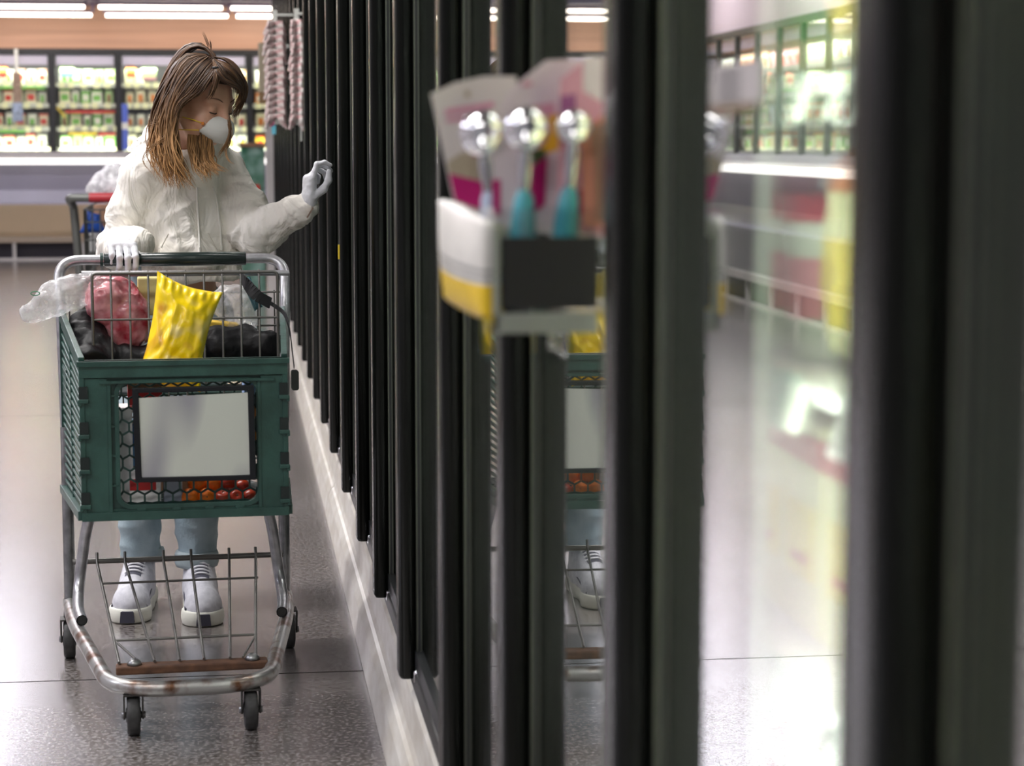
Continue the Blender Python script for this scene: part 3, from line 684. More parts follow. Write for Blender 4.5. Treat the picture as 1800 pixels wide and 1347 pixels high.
# --- child seat panel of grey wire
cs_ = MB(); ys = .66
x0, x1 = -.208, .262
cs_.tube(fillet([(x0, ys, .66), (x0, ys, 1.018), (x1, ys, 1.018), (x1, ys, .66)], .012), .0040, 8)
n = 10
for i in range(1, n): x = lerp(x0, x1, i/n); cs_.tube([(x, ys+.003, .66), (x, ys+.003, 1.008), (x, ys+.012, 1.022), (x, ys+.018, 1.012)], .0028, 6)
cs_.tube([(x0, ys, .900), (x1, ys, .900)], .0030, 6); cs_.tube([(x0, ys, .74), (x1, ys, .74)], .0030, 6)
cs_.build('child_seat_wires', WIRE, cart)
cb = MB().tube([(-.235, ys+.10, 1.012), (.30, ys+.10, 1.008)], .0075, 8); cb.build('seat_crossbar', GREYT, cart)
MB().box((-.20, ys+.02, .70), (.255, ys+.20, .706)).build('seat_shelf', GREEND, cart, .002)
# --- handle
HYL, HZ = .97, 1.036
hp = fillet([(-.287, YR+.0, .60), (-.293, YR+.02, .93), (-.300, HYL, HZ), (.306, HYL, HZ), (.300, YR+.02, .93), (.292, YR, .60)], .065, 9)
MB().tube(hp, .0140, 12).build('handle_frame', GREYT, cart)
gp = MB().tube([(-.178, HYL, HZ), (-.177, HYL, HZ), (.200, HYL, HZ), (.201, HYL, HZ)], [.0145, .0185, .0185, .0145], 14)
gr = gp.build('handle_grip', GRIP, cart)
MB().tube([(-.180, HYL, HZ), (-.188, HYL, HZ)], .0195, 12).build('grip_collar', GREEND, cart)
# --- frame
for s in (-1, 1):
    MB().tube(fillet([(s*.286, YR-.02, .60), (s*.286, YR-.03, .30), (s*.286, YR-.04, .13)], .05), .0150, 10).build('rear_upright', STEEL, cart)
    ar = [(s*.130, .58, .478), (s*.205, .60, .470), (s*.236, .64, .37), (s*.258, .68, .22), (s*.262, .60, .165), (s*.250, .50, .158)]
    MB().tube(fillet(ar, .05), .0145, 10, caps=False).build('front_leg', GREYT, cart)
    MB().tube([(s*.250, .502, .158), (s*.250, .515, .158)], .0120, 10).build('tube_hole_shade', SILL, cart)  # dark stub painted as the shade inside the open tube end
MB().tube([(-.14, .58, .478), (.14, .58, .478)], .0145, 10).build('under_basket_tube', GREYT, cart)
base = fillet([(-.288, YR-.02, .128), (-.274, .62, .128), (-.176, -.03, .112), (.176, -.03, .112), (.274, .62, .128), (.288, YR-.02, .128)], .13, 12)
MB().tube(base, .0185, 14, flat=1.0).build('base_rail', RUST, cart)
MB().box((-.168, .105, .112), (.186, .150, .132)).build('caster_plate', RUSTD, cart, .004)
for x in (-.125, .150): MB().lathe([(0, .132), (.018, .132), (.016, .140), (.009, .146), (0, .148)], (x, .125, 0), n=12).build('plate_bolt', STEEL, cart)
# lower rack of wires
rk = MB(); zr, zf, yr_, yf_ = .256, .137, .76, .13
xs = [(-.212, -.160), (-.140, -.078), (-.040, -.020), (.032, .037), (.132, .098), (.202, .158)]
rk.tube([(-.275, yr_, zr), (.275, yr_, zr)], .0075, 8)
for a_, b_ in xs:
    rk.tube([(a_, yr_+.004, zr+.022), (a_, yr_-.008, zr-.004), (b_, yf_, zf)], .0038, 6)
for t, e0, e1 in ((.24, -.198, .198), (.80, -.172, .170)):
    y = lerp(yr_, yf_, t); z = lerp(zr, zf, t); rk.tube([(e0, y, z), (e1, y, z)], .0032, 6)
rk.tube([(-.170, lerp(yr_, yf_, .80), lerp(zr, zf, .8)), (-.115, yf_, zf)], .003, 6).tube([(.168, lerp(yr_, yf_, .80), lerp(zr, zf, .8)), (.128, yf_, zf)], .003, 6)
rk.build('lower_rack', WIRE, cart)
# casters
def caster(x, y, r, rear, s=1):
    w = MB().lathe([(0, -.017), (r*.35, -.017), (r*.4, -.014), (r*.86, -.015), (r*.97, -.013), (r, -.008), (r, .008), (r*.97, .013), (r*.86, .015), (r*.4, .014), (r*.35, .017), (0, .017)], (x, y, r), 'x', 28).build('wheel', RUBBER, cart)
    MB().lathe([(0, -.027), (.008, -.027), (.008, .027), (0, .027)], (x, y, r), 'x', 12).build('axle', STEEL, w)
    fk = MB()
    for q in (-1, 1):
        fk.prism([(y-.022, r*2+.004), (y+.030, r*2+.004), (y+.012, r-.008), (y-.010, r-.008)], 'x', x+q*.019, x+q*.023)
    fk.box((x-.023, y-.022, r*2+.002), (x+.023, y+.030, r*2+.006)); fk.lathe([(0, 0), (.014, 0), (.014, .02), (0, .02)], (x, y+.012, r*2+.004), n=12)
    fk.build('caster_fork', K('fork_dark', (.06, .058, .055), .4, metal=.6, var=.4, vscale=60), cart, .001)
caster(-.130, .0, .046, 0); caster(.137, -.002, .046, 0)
caster(-.288, .765, .050, 1); caster(.288, .765, .050, 1)
# --- sign on the front
SG = [cl(*q, YF-.012) for q in ((232, 682), (446, 677), (450, 843), (238, 848))]
sf = MB()
def quadframe(b, Q, w, y0, y1):
    c = [Vector((q[0], 0, q[2])) for q in Q]; m = sum(c, Vector())/4
    inn = [p+(m-p).normalized()*w*1.41 for p in c]; n = 4; vs = []
    for t in (y0, y1):
        for q in (c, inn): vs += [(p.x, t, p.z) for p in q]
    fs = []
    for i in range(4):
        j = (i+1) % 4; fs += [(i, j, 4+j, 4+i), (8+i, 12+i, 12+j, 8+j), (4+i, 4+j, 12+j, 12+i), (i, 8+i, 8+j, j)]
    b.add(vs, fs); return inn
inn = quadframe(sf, SG, .013, YF-.020, YF-.004)
sgf = sf.build('sign_frame', K('sign_frame_dark', (.008, .009, .012), .4, spec=.3), cart, .002)
Q2 = [cl(*q, YF-.014) for q in ((244, 700), (436, 690), (442, 834), (246, 844))]
m, t, b, N, L = nt('sign_sheet'); tc = N.new('ShaderNodeTexCoord'); mp = N.new('ShaderNodeMapping'); mp.inputs['Scale'].default_value = (7, 1, 2.2); mp.inputs['Location'].default_value = (.95, 0, -1.1)
nn = N.new('ShaderNodeTexNoise'); nn.inputs['Scale'].default_value = 1.2; nn.inputs['Detail'].default_value = 1; L.new(tc.outputs['Object'], mp.inputs[0]); L.new(mp.outputs[0], nn.inputs[0])
rp = N.new('ShaderNodeValToRGB'); rp.color_ramp.elements[0].position = .38; rp.color_ramp.elements[0].color = (.34, .335, .37, 1); rp.color_ramp.elements[1].position = .56; rp.color_ramp.elements[1].color = (.60, .62, .57, 1)
L.new(nn.outputs[0], rp.inputs[0]); L.new(rp.outputs[0], b.inputs['Base Color']); b.inputs['Roughness'].default_value = .35
sh = MB(); sh.add([(q[0], YF-.016, q[2]) for q in Q2]+[(q[0], YF-.013, q[2]) for q in Q2], [(0, 1, 2, 3), (7, 6, 5, 4), (0, 4, 5, 1), (1, 5, 6, 2), (2, 6, 7, 3), (3, 7, 4, 0)]); sh.build('sign_sheet', m, sgf)
# --- seat belt over the right side with buckle
bl = [cl(425, 488, .70), cl(434, 500, .66), cl(452, 520, .64), cl(480, 536, .66), cl(500, 552, .62), cl(509, 580, .58), cl(514, 620, .50), cl(517, 645, .44)]
sb = MB(); pp = crom(bl, 5); wd = .009
for i in range(len(pp)-1):
    sb.bar(pp[i], pp[i+1]+(pp[i+1]-pp[i])*.12, .002 if i > 20 else .003, [.010, .030][i < 14], up=(0, .25, 1))
belt = sb.build('seat_belt', K('belt_black', (.010, .010, .012), .7), cart)
q = cl(518, 665, .40); MB().prism(rrect(q[0]-.008, q[2]-.030, q[0]+.010, q[2]+.020, .006, 3), 'y', .395, .415).build('buckle', SILL, belt, .002)
# ---------------------------------------------------------------- GROCERIES
def crumple(amp, sc, seed=0, amp2=0.):
    def f(co, no):
        p = co*sc+Vector((seed, seed*.7, 0)); n = noise.noise(p)
        return amp*(1-2*abs(n))+amp2*noise.noise(co*sc*3.1+Vector((3, seed, 1)))
    return f
def W_(p): return CM @ Vector(p)
def goods(o, label, cat, group=None):
    o.matrix_world = CM; return props(o, label, cat, group)
# yellow snack bag leaning against the seat wires
YEL = mat('bag_yellow', (.86, .60, .002), .22, spec=.7, col2=(.90, .66, .01), vscale=9)
m, t, b, N, L = nt('bag_yellow_blotched'); tc = N.new('ShaderNodeTexCoord'); n1 = N.new('ShaderNodeTexNoise'); n1.inputs['Scale'].default_value = 13; n1.inputs['Detail'].default_value = 1.5  # yellow with pale and brownish noise blotches
mp = N.new('ShaderNodeMapping'); mp.inputs['Location'].default_value = (.3, 0, .15); L.new(tc.outputs['Object'], mp.inputs[0]); L.new(mp.outputs[0], n1.inputs[0])
rp = N.new('ShaderNodeValToRGB'); e = rp.color_ramp.elements; e[0].position = .57; e[0].color = (.93, .66, .002, 1); e[1].position = .68; e[1].color = (.85, .70, .26, 1); x_ = e.new(.40); x_.color = (.93, .66, .002, 1); x_ = e.new(.30); x_.color = (.62, .30, .01, 1)
L.new(n1.outputs[0], rp.inputs[0]); L.new(rp.outputs[0], b.inputs['Base Color']); b.inputs['Roughness'].default_value = .28; b.inputs['Specular IOR Level'].default_value = .4
bp = N.new('ShaderNodeBump'); bp.inputs['Strength'].default_value = .2; bp.inputs['Distance'].default_value = .01; n2 = N.new('ShaderNodeTexNoise'); n2.inputs['Scale'].default_value = 16; L.new(tc.outputs['Object'], n2.inputs[0]); L.new(n2.outputs[0], bp.inputs['Height']); L.new(bp.outputs[0], b.inputs['Normal'])
def pillow_bag(name, C4, depth, m, nrm, seed, wr=.006, n=44, parent=None, pinch=.1):
    """C4: four corners (bl, br, tr, tl); bulges along nrm"""
    C4 = [Vector(c) for c in C4]; nrm = Vector(nrm).normalized(); b = MB(); vs = []
    for s in (-1, 1):
        for j in range(n+1):
            for i in range(n+1):
                u = i/n; v = j/n; uu = 2*u-1; vv = 2*v-1
                uq = .5+.5*uu*(1-pinch*(1-vv*vv)*abs(uu))
                vq = .5+.5*vv*(1-pinch*.6*(1-uu*uu)*abs(vv))
                p = C4[0]*(1-uq)*(1-vq)+C4[1]*uq*(1-vq)+C4[2]*uq*vq+C4[3]*(1-uq)*vq
                w = max(0, 1-abs(uu)**2.6)**.62*max(0, 1-abs(vv)**3.2)**.62
                f = noise.noise(Vector((uu*2.1+seed, vv*2.6, s*.6))); g = noise.noise(Vector((uu*5+seed, vv*5, 3+s)))
                edge = 1-w
                cr = wr*((1-2*abs(f))*.9+.6*g)*(.3+w)+wr*.8*edge*math.sin(uu*26+seed)*(abs(vv) > .8)
                vs.append(p+nrm*(s*depth*w+s*cr*(1 if w > 0 else 0)+wr*1.5*edge*noise.noise(Vector((uu*3, vv*3, seed)))))
    st = n+1; off = st*st
    fs = [q for j in range(n) for i in range(n) for a in (j*st+i,) for q in ((a, a+1, a+st+1, a+st), (a+off, a+st+off, a+st+1+off, a+1+off))]
    b.add(vs, fs, 0, True); return b.build(name, m, parent)
c4 = [cl(232, 690, .34), cl(352, 690, .34), cl(392, 514, .40), cl(276, 476, .40)]
yb = goods(pillow_bag('snack_bag', c4, .045, m, (.1, -1, .12), 3.3, .008, pinch=.16), 'bright yellow snack bag standing tilted in the front of the green cart', 'snack bag')
# flat crimped seam on top of the bag
# red meat bag behind the wires
RED = mat('red_produce', (.40, .015, .035), .22, col2=(.82, .38, .42), vscale=20, spec=.8, detail=4)
s_ = SDF((-.26, .70, .78), (.02, .92, 1.06), .006)
s_.ell(cl(182, 528, .78), (.045, .05, .058), k=.03).ell(cl(222, 550, .79), (.056, .05, .052), k=.03).ell(cl(205, 520, .80), (.050, .045, .050), k=.03).ell(cl(225, 585, .80), (.055, .05, .045), k=.03)
goods(soft('red_produce_bag', s_, RED, disp=crumple(.006, 26, 2, .003)), 'pink and red packet of meat in plastic behind the child seat wires', 'food bag')
PBAG = film_mat('clear_plastic', .34)
s_ = SDF((-.50, .62, .80), (-.02, .98, 1.10), .006)
s_.cap(cl(55, 553, .74), cl(100, 525, .74), .018, .032, k=.03, sq=((0, 1, 0), .6)).cap(cl(100, 525, .74), cl(160, 512, .76), .030, .036, k=.03, sq=((0, 1, 0), .6)).cap(cl(80, 530, .74), cl(150, 500, .76), .022, .030, k=.03, sq=((0, 1, 0), .6)).cap(cl(60, 548, .74), cl(46, 553, .74), .016, .012, k=.02, sq=((0, 1, 0), .6))
cpb = goods(soft('plastic_produce_bag', s_, PBAG, disp=crumple(.009, 22, 5, .004)), 'crumpled clear plastic produce bag hanging out over the left side of the cart', 'plastic bag')
q = cl(63, 0, .7); sm = MB().tube([Vector(cl(62+8*math.cos(t_), 516+3.5*math.sin(t_), .705)) for t_ in [i/12*2*PI for i in range(12)]], .0012, 6, closed=True)
lg = sm.build('green_mark', K('bag_mark_green', (.02, .22, .10), .5), cpb)
# black cloth bags
BLK = mat('black_nylon', (.004, .004, .005), .5, bump=.25, bscale=40, spec=.22)
s_ = SDF((-.30, .56, .70), (.06, .92, .96), .006)
s_.cap((-.21, .70, .80), (-.215, .83, .865), .045, .04, k=.04).cap((-.20, .72, .77), (-.02, .76, .78), .05, .05, k=.04).cap((-.225, .66, .80), (-.235, .80, .88), .03, .03, k=.04)
goods(soft('black_bag', s_, BLK, disp=crumple(.008, 16, 8, .004)), 'black cloth bag slumped behind the wires in the rear left of the cart', 'cloth bag')
s_ = SDF((.04, .64, .72), (.30, .90, .95), .006)
s_.cap(cl(385, 612, .76), cl(430, 607, .77), .048, .044, k=.02).cap(cl(425, 612, .77), cl(468, 608, .74), .040, .038, k=.015).cap(cl(375, 590, .78), cl(432, 592, .79), .022, .028, k=.02).ell(cl(472, 606, .75), (.030, .04, .032), k=.01)
goods(soft('black_pouch', s_, BLK, disp=crumple(.005, 20, 4, .003)), 'black padded bag in the child seat at the right of the cart', 'cloth bag')
MB().tube(crom([cl(190, 487, .71), cl(201, 510, .685), cl(196, 545, .68), cl(186, 580, .69)], 6), .011, 8, flat=.5).build('bag_strap', BLK).matrix_world = CM
bs = bpy.data.objects['bag_strap']; bs.parent = bpy.data.objects['black_bag']; bs.matrix_world = Matrix.Identity(4); bs.matrix_parent_inverse = Matrix.Identity(4)
# clear bag + teal cloth on the right, yellow carton behind
s_ = SDF((.05, .74, .82), (.24, .95, 1.04), .006)
s_.ell(cl(412, 530, .84), (.058, .05, .045), k=.03).ell(cl(420, 560, .84), (.05, .05, .035), k=.03)
goods(soft('plastic_wrapped_bread', s_, PBAG, disp=crumple(.007, 24, 9, .004)), 'clear plastic wrapped package behind the wires beside the black seat belt', 'plastic bag')
c4 = [cl(448, 548, .74), cl(462, 540, .74), cl(440, 486, .74), cl(420, 488, .74)]
goods(pillow_bag('teal_packet', c4, .006, K('teal_cloth', (.09, .20, .24), .6), (0, -1, 0), 1.2, .004, 16), 'small teal packet wedged under the black seat belt', 'packet')
o = MB().box((-.05, -.03, -.02), (.05, .03, .02)).build('yellow_carton', K('carton_yellow', (.75, .50, .06), .45), None, .004); o.matrix_world = CM @ Matrix.Translation(cl(385, 578, .84)) @ Matrix.Rotation(.12, 4, 'Y'); props(o, 'yellow carton lying behind the black padded bag in the cart', 'carton')
o = MB().box((-.03, -.03, -.05), (.03, .03, .05)).build('cream_carton', K('carton_cream', (.70, .62, .28), .45), None, .004); o.matrix_world = CM @ Matrix.Translation(cl(262, 520, .86)); props(o, 'pale yellow carton between the red packet and the yellow bag', 'carton')
# things seen through the hexagon window
def gbox(name, x0, x1, z0, z1, y, d, mats, label, cat, fn=None):
    b = MB().box((x0, y, z0), (x1, y+d, z1), 0)
    if fn: fn(b, y-.0015)
    o = b.build(name, mats, None, .003); o.matrix_world = CM; return props(o, label, cat)
WB = K('box_white', (.93, .92, .92), .4); RB = K('box_red', (.55, .02, .02), .4); BB = K('box_blue', (.05, .20, .50), .4); GY = K('box_greyblue', (.34, .38, .46), .4)
def rz(px0, py0, px1, py1, y):
    a = cl(px0, py0, y); b = cl(px1, py1, y); return a[0], b[0], b[2], a[2]
x0, x1, z0, z1 = rz(203, 712, 236, 895, .12); gbox('milk_jug_carton', x0-.02, x1, .512, .74, .13, .08, WB, 'tall white carton at the left of the hexagon window in the cart', 'carton')
x0, x1, z0, z1 = rz(224, 670, 262, 706, .14); gbox('red_box', x0, x1+.03, .745, .80, .13, .09, [RB, K('box_brown', (.28, .12, .06), .5)], 'red and brown box on top of the white carton in the cart', 'box', lambda b, y: b.box((x0, y, .782), (x1+.03, y+.003, .80), 1))
x0, x1, z0, z1 = rz(230, 800, 300, 850, .12); gbox('blue_box', x0, x1, .60, .70, .145, .08, [BB, K('box_sky', (.16, .42, .72), .4)], 'blue box behind the left edge of the cart sign', 'box', lambda b, y: b.box((x0, y, .60), (x1, y+.003, .645), 1))
x0, x1, z0, z1 = rz(228, 850, 280, 890, .10); gbox('red_white_carton', x0, x1+.005, .510, .596, .11, .10, [WB, RB], 'white carton with red label at the bottom left of the hexagon window', 'carton', lambda b, y: b.box((x0, y, .548), (x1-.006, y+.003, .575), 1))
x0, x1, z0, z1 = rz(288, 850, 322, 890, .10); gbox('grey_blue_packet', x0, x1, .510, .60, .11, .08, GY, 'grey blue packet between the red labelled carton and the oranges', 'packet')
x0, x1, z0, z1 = rz(395, 845, 450, 868, .16); gbox('dark_blue_packet', x0, x1, .56, .60, .19, .08, K('box_slate', (.08, .12, .18), .5), 'dark slate packet lying on the red apples in the cart', 'packet')
gbox('pale_blue_box', .14, .178, .74, .80, .13, .08, K('box_paleblue', (.35, .50, .80), .4), 'pale blue box at the top right of the hexagon window', 'box')
gbox('orange_box', .14, .178, .62, .735, .13, .08, K('box_orange', (.75, .22, .03), .4), 'orange box below the pale blue one in the cart', 'box')
gbox('snack_carton', -.10, .06, .515, .70, .26, .15, K('carton_tan', (.40, .25, .14), .6), 'brown cardboard carton standing in the middle of the cart basket', 'carton')
ORM = mat('orange_peel', (.90, .20, .008), .38, bump=.25, bscale=220, var=.08, vscale=30); APM = mat('apple_skin', (.30, .018, .008), .3, col2=(.46, .05, .01), vscale=25)
def fruit(name, px, py, y, r, m_, stem, label, cat, grp):
    b = MB(); pr = []
    for i in range(15):
        a = PI*i/14; rr = r*math.sin(a); z = -r*math.cos(a)*(.94 if name == 'orange' else .9)
        if name == 'apple' and i > 11: z -= (i-11)*.0022
        pr.append((rr, z))
    c = cl(px, py, y); b.lathe(pr, (0, 0, 0), n=22); o = b.build(name, m_); o.matrix_world = CM @ Matrix.Translation(c) @ Matrix.Rotation(stem, 4, 'X'); props(o, label, cat, grp)
    MB().tube([(0, 0, r*.78), (.002, 0, r*.95)], .0016, 6).build('stem', K('stem_brown', (.08, .06, .02), .7), o); return o
for i, (px, py, y) in enumerate([(333, 874, .12), (362, 874, .125), (346, 850, .145), (372, 851, .16)]):
    fruit('orange', px, py, y, .0215, ORM, .4+i, 'bright orange fruit in the bottom of the cart, %s' % ['lower, beside the grey blue packet', 'lower, next to the apples', 'upper, above the two lower ones', 'upper, touching the red apples'][i], 'orange', 'oranges in the cart')
for i, (px, py, y) in enumerate([(391, 876, .13), (416, 876, .135), (440, 875, .14), (400, 852, .165), (426, 856, .18)]):
    fruit('apple', px, py, y, .0200, APM, .3+i*.7, 'dark red apple at the bottom right of the hexagon window, %s' % ['lower left', 'lower middle', 'lower right', 'upper left', 'upper right'][i], 'apple', 'apples in the cart')
# ================================================================ SECOND CART, far behind
c2 = thing('shopping_cart', 'grey metal shopping cart with a red handle standing behind the woman', 'shopping cart', (0, 0, 0))
Yc = 12.0; A = Vector(at(122, 347, Yc)); Xl = A.x; Zh = A.z
DK = K('old_cart_grey', (.14, .145, .135), .42, metal=.55)
MB().tube(fillet([(Xl+.055, Yc+.12, .16), (Xl+.045, Yc+.05, .60), (Xl+.02, Yc+.02, Zh-.05), (Xl, Yc-.08, Zh), (Xl+.60, Yc-.08, Zh), (Xl+.58, Yc+.02, Zh-.05), (Xl+.555, Yc+.05, .60), (Xl+.545, Yc+.12, .16)], .03), .024, 10).build('handle_frame', DK, c2)
MB().tube([(Xl+.115, Yc-.08, Zh), (Xl+.50, Yc-.08, Zh)], .027, 12).build('handle_grip', K('grip_red', (.42, .02, .03), .4), c2)
b = MB()
for z in (Zh-.07, Zh-.14, .80, .70, .60, .52): b.tube([(Xl+.08, Yc, z), (Xl+.52, Yc, z), (Xl+.50, Yc+.85, z+.02), (Xl+.10, Yc+.85, z+.02)], .006, 6, closed=True)
for i in range(11): x = Xl+.08+.044*i; b.tube([(x, Yc, .52), (x, Yc, Zh-.07)], .004, 6); b.tube([(x, Yc+.85, .54), (x, Yc+.85, Zh-.08)], .004, 6)
for i in range(16): y = Yc+.85*i/15; b.tube([(Xl+.08, y, .52), (Xl+.08, y, Zh-.07)], .004, 6); b.tube([(Xl+.52, y, .52), (Xl+.52, y, Zh-.07)], .004, 6)
b.build('wire_basket', DK, c2)
MB().tube(fillet([(Xl+.055, Yc+.12, .14), (Xl+.09, Yc+.80, .14), (Xl+.51, Yc+.80, .14), (Xl+.545, Yc+.12, .14)], .08), .014, 8).build('base_rail', DK, c2)
for x, y in ((Xl+.055, Yc+.12), (Xl+.545, Yc+.12), (Xl+.12, Yc+.78), (Xl+.48, Yc+.78)):
    MB().lathe([(0, -.014), (.058, -.014), (.062, 0), (.058, .014), (0, .014)], (x, y, .062), 'x', 18).build('wheel', RUBBER, c2)
X, Y, Z = at(160, 392, Yc+.2)
o = pillow_bag('blue_packet', [(X-.07, Y, Z-.06), (X+.09, Y, Z-.06), (X+.05, Y, Z+.05), (X-.02, Y, Z+.07)], .03, K('packet_deep_blue', (.01, .07, .36), .4), (0, -1, 0), 2, .006, 14); props(o, 'deep blue packet in the cart behind the woman', 'packet')
o = MB().box((X+.01, Y+.10, Z-.02), (X+.16, Y+.25, Z+.10)).box((X-.02, Y+.12, Z-.17), (X+.10, Y+.22, Z-.03), 1).build('cardboard_box', [K('kraft_box', (.42, .24, .15), .6), LINER]); props(o, 'small brown box beside the blue packet in the far cart', 'box')
s_ = SDF((Xl, Yc-.25, Zh-.05), (Xl+.65, Yc+.45, Zh+.35), .014)
a_ = at(172, 330, Yc+.1); b2 = at(200, 318, Yc+.1)
s_.cap((a_[0]-.02, a_[1], a_[2]-.02), (b2[0], b2[1], b2[2]+.01), .035, .07, k=.05).ell((b2[0]+.03, b2[1], b2[2]-.03), (.12, .10, .09), k=.06)
props(soft('plastic_bag', s_, film_mat('clear_plastic_far', .55), disp=crumple(.02, 12, 3, .008)), 'clear plastic bag heaped on the far cart above its red handle', 'plastic bag')
# ================================================================ PERSON
SKIN = mat('skin', (.60, .32, .215), .45, sub=.10, col2=(.68, .39, .27), vscale=18)
def xyz(a): return np.array(a, float)
Fh = xyz((.70, -.61, -.375)); Fh /= np.linalg.norm(Fh)
Rh = np.cross(Fh, (0, 0, 1.)); Rh /= np.linalg.norm(Rh); Uh = np.cross(Rh, Fh)   # her right, up
if Rh @ xyz((-.659, -.754, 0)) < 0: Rh = -Rh; 
Uh = np.cross(Rh, Fh)
if Uh[2] < 0: Uh = -Uh
Hc = xyz((-.092, 5.95, 1.468)); HR = np.stack([Fh, Rh, Uh])
def H(f, r, u): return Hc+Fh*f+Rh*r+Uh*u
pe = thing('person', 'woman in cream hoodie, jeans and white mask, gloved hand on the green cart', 'person', (-.18, 6.05, 0))
PO = Vector(pe.location); XF = Matrix.Translation(-PO)
SR, SL = xyz((-.255, 6.01, 1.262)), xyz((-.040, 6.12, 1.262))
ER, EL = xyz((-.335, 6.07, 1.060)), xyz((.052, 5.985, 1.105))
WR, WL = xyz((-.262, 5.842, 1.072)), xyz((.200, 5.86, 1.172))
HIPR, HIPL = xyz((-.245, 6.14, .84)), xyz((-.105, 6.13, .84))
KR, KL = xyz((-.290, 6.06, .47)), xyz((-.128, 6.04, .47))
AR, AL = xyz((-.292, 6.10, .10)), xyz((-.128, 6.03, .095))
# --- body: one continuous surface
b = SDF((-.46, 5.72, .0), (.32, 6.32, 1.62), .0048)
b.cap((-.175, 6.13, .88), (-.165, 6.09, 1.10), .115, .10, k=.05, sq=((0, 1, 0), .8)).cap((-.165, 6.09, 1.08), (-.155, 6.07, 1.22), .105, .095, k=.05, sq=((0, 1, 0), .8))
b.cap(SR, SL, .052, .052, k=.05).cap((-.145, 6.055, 1.27), H(-.03, 0, -.07), .056, .050, k=.04)
for a_, e_, w_ in ((SR, ER, WR), (SL, EL, WL)): b.cap(a_, e_, .046, .038, k=.02).cap(e_, w_, .038, .026, k=.015)
for h_, k_, a_ in ((HIPR, KR, AR), (HIPL, KL, AL)): b.cap(h_, k_, .085, .058, k=.03).cap(k_, a_, .055, .034, k=.02).cap(a_, a_+xyz((-.004, -.10, -.055)), .032, .028, k=.02)
# gloved hands continue the arms: palms only
b.ell(H(-.015, 0, .030), (.098, .076, .086), HR, k=.02).ell(H(.030, 0, -.030), (.062, .060, .082), HR, k=.03).ell(H(.045, 0, -.085), (.042, .043, .028), HR, k=.03)
for s in (-1, 1):
    b.cap(H(.080, s*.012, .022), H(.066, s*.050, .020), .010, .009, k=.012)
    b.ell(H(.058, s*.040, -.045), (.030, .024, .024), HR, k=.025)
    b.ell(H(.100, s*.031, .000), (.018, .020, .014), HR, k=.016, sign=-1)
    b.ell(H(.071, s*.032, -.002), (.0165, .0165, .0155), HR, k=.006)
    b.ell(H(-.012, s*.077, -.012), (.017, .007, .031), HR, k=.006); b.ell(H(-.008, s*.084, -.010), (.009, .005, .018), HR, k=.004, sign=-1)
    b.cap(H(.004, s*.070, -.045), H(.050, s*.035, -.100), .016, .014, k=.02)
b.cap(H(.086, 0, .014), H(.112, 0, -.032), .009, .0125, k=.014).ell(H(.104, 0, -.038), (.014, .017, .010), HR, k=.008)
b.cap(H(.088, -.018, -.068), H(.088, .018, -.068), .007, k=.008).cap(H(.086, -.014, -.078), H(.086, .014, -.078), .007, k=.006)
body = soft('body', b, SKIN, pe, xf=XF, smooth_it=1)
# eyes: closed lids looking down, lashes and brows
DKH = K('lash_dark', (.03, .016, .010), .6)
for s in (-1, 1):
    e = MB(); e.tube([Vector(H(.071+.0170*math.cos(t)*.99, s*.032+.0165*math.sin(t), -.0085+.002*abs(math.sin(t)))) for t in [x*.22-1.1 for x in range(11)]], [.0008]+[.0018]*9+[.0006], 6); e.build('eyelashes', DKH, body).data.transform(XF)
    e = MB(); e.tube([Vector(H(.090-.018*t*t, s*(.014+.036*t), .026+.008*math.sin(t*2.4))) for t in [x/8 for x in range(9)]], [.001, .002, .0024, .0024, .0022, .002, .0016, .0012, .0006], 6, flat=.6); e.build('eyebrow', K('brow_brown', (.16, .075, .045), .7), body).data.transform(XF)
MB().lathe([(0, -.004), (.0035, -.002), (.004, 0), (.0035, .003), (0, .004)], tuple(H(.0, .088, -.046)), n=12).build('earring', CHROME, body).data.transform(XF)
# --- hoodie
HOOD = mat('hoodie_fleece', (.88, .845, .775), .85, bump=.10, bscale=130, var=.015, vscale=5, spec=.2)
_t = HOOD.node_tree; _N = _t.nodes; _L = _t.links
_tc = _N.new('ShaderNodeTexCoord'); _mp = _N.new('ShaderNodeMapping'); _mp.inputs['Rotation'].default_value = (0, .5, 0); _mp.inputs['Scale'].default_value = (1.5, 1, .8); _n = _N.new('ShaderNodeTexNoise'); _n.inputs['Scale'].default_value = 9; _n.inputs['Detail'].default_value = 3; _n.inputs['Distortion'].default_value = 1.2
_L.new(_tc.outputs['Object'], _mp.inputs[0]); _L.new(_mp.outputs[0], _n.inputs[0])
_b = [x for x in _N if x.type == 'BUMP'][0]; _b2 = _N.new('ShaderNodeBump'); _b2.inputs['Strength'].default_value = .55; _b2.inputs['Distance'].default_value = .045
_L.new(_n.outputs[0], _b2.inputs['Height']); _L.new(_b2.outputs[0], _b.inputs['Normal'])
h = SDF((-.46, 5.72, .90), (.30, 6.34, 1.46), .0055)
h.cap((-.125, 6.075, .985), (-.140, 6.07, 1.09), .135, .130, k=.05, sq=((0, 1, 0), .80)).cap((-.140, 6.07, 1.06), (-.145, 6.06, 1.22), .132, .112, k=.05, sq=((0, 1, 0), .82))
h.cap(SR, SL, .060, .064, k=.05).cap((-.15, 6.06, 1.28), (-.14, 6.04, 1.325), .078, .072, k=.05)
h.cap(SR, (SR+ER)/2+xyz((-.004, 0, -.01)), .058, .056, k=.03).cap((SR+ER)/2+xyz((-.004, 0, -.01)), ER+xyz((.004, .0, -.005)), .056, .054, k=.03).cap(ER+xyz((0, 0, -.008)), WR+(ER-WR)*.22, .056, .044, k=.015).cap(WR+(ER-WR)*.25, WR+(ER-WR)*.06, .037, .035, k=.006)
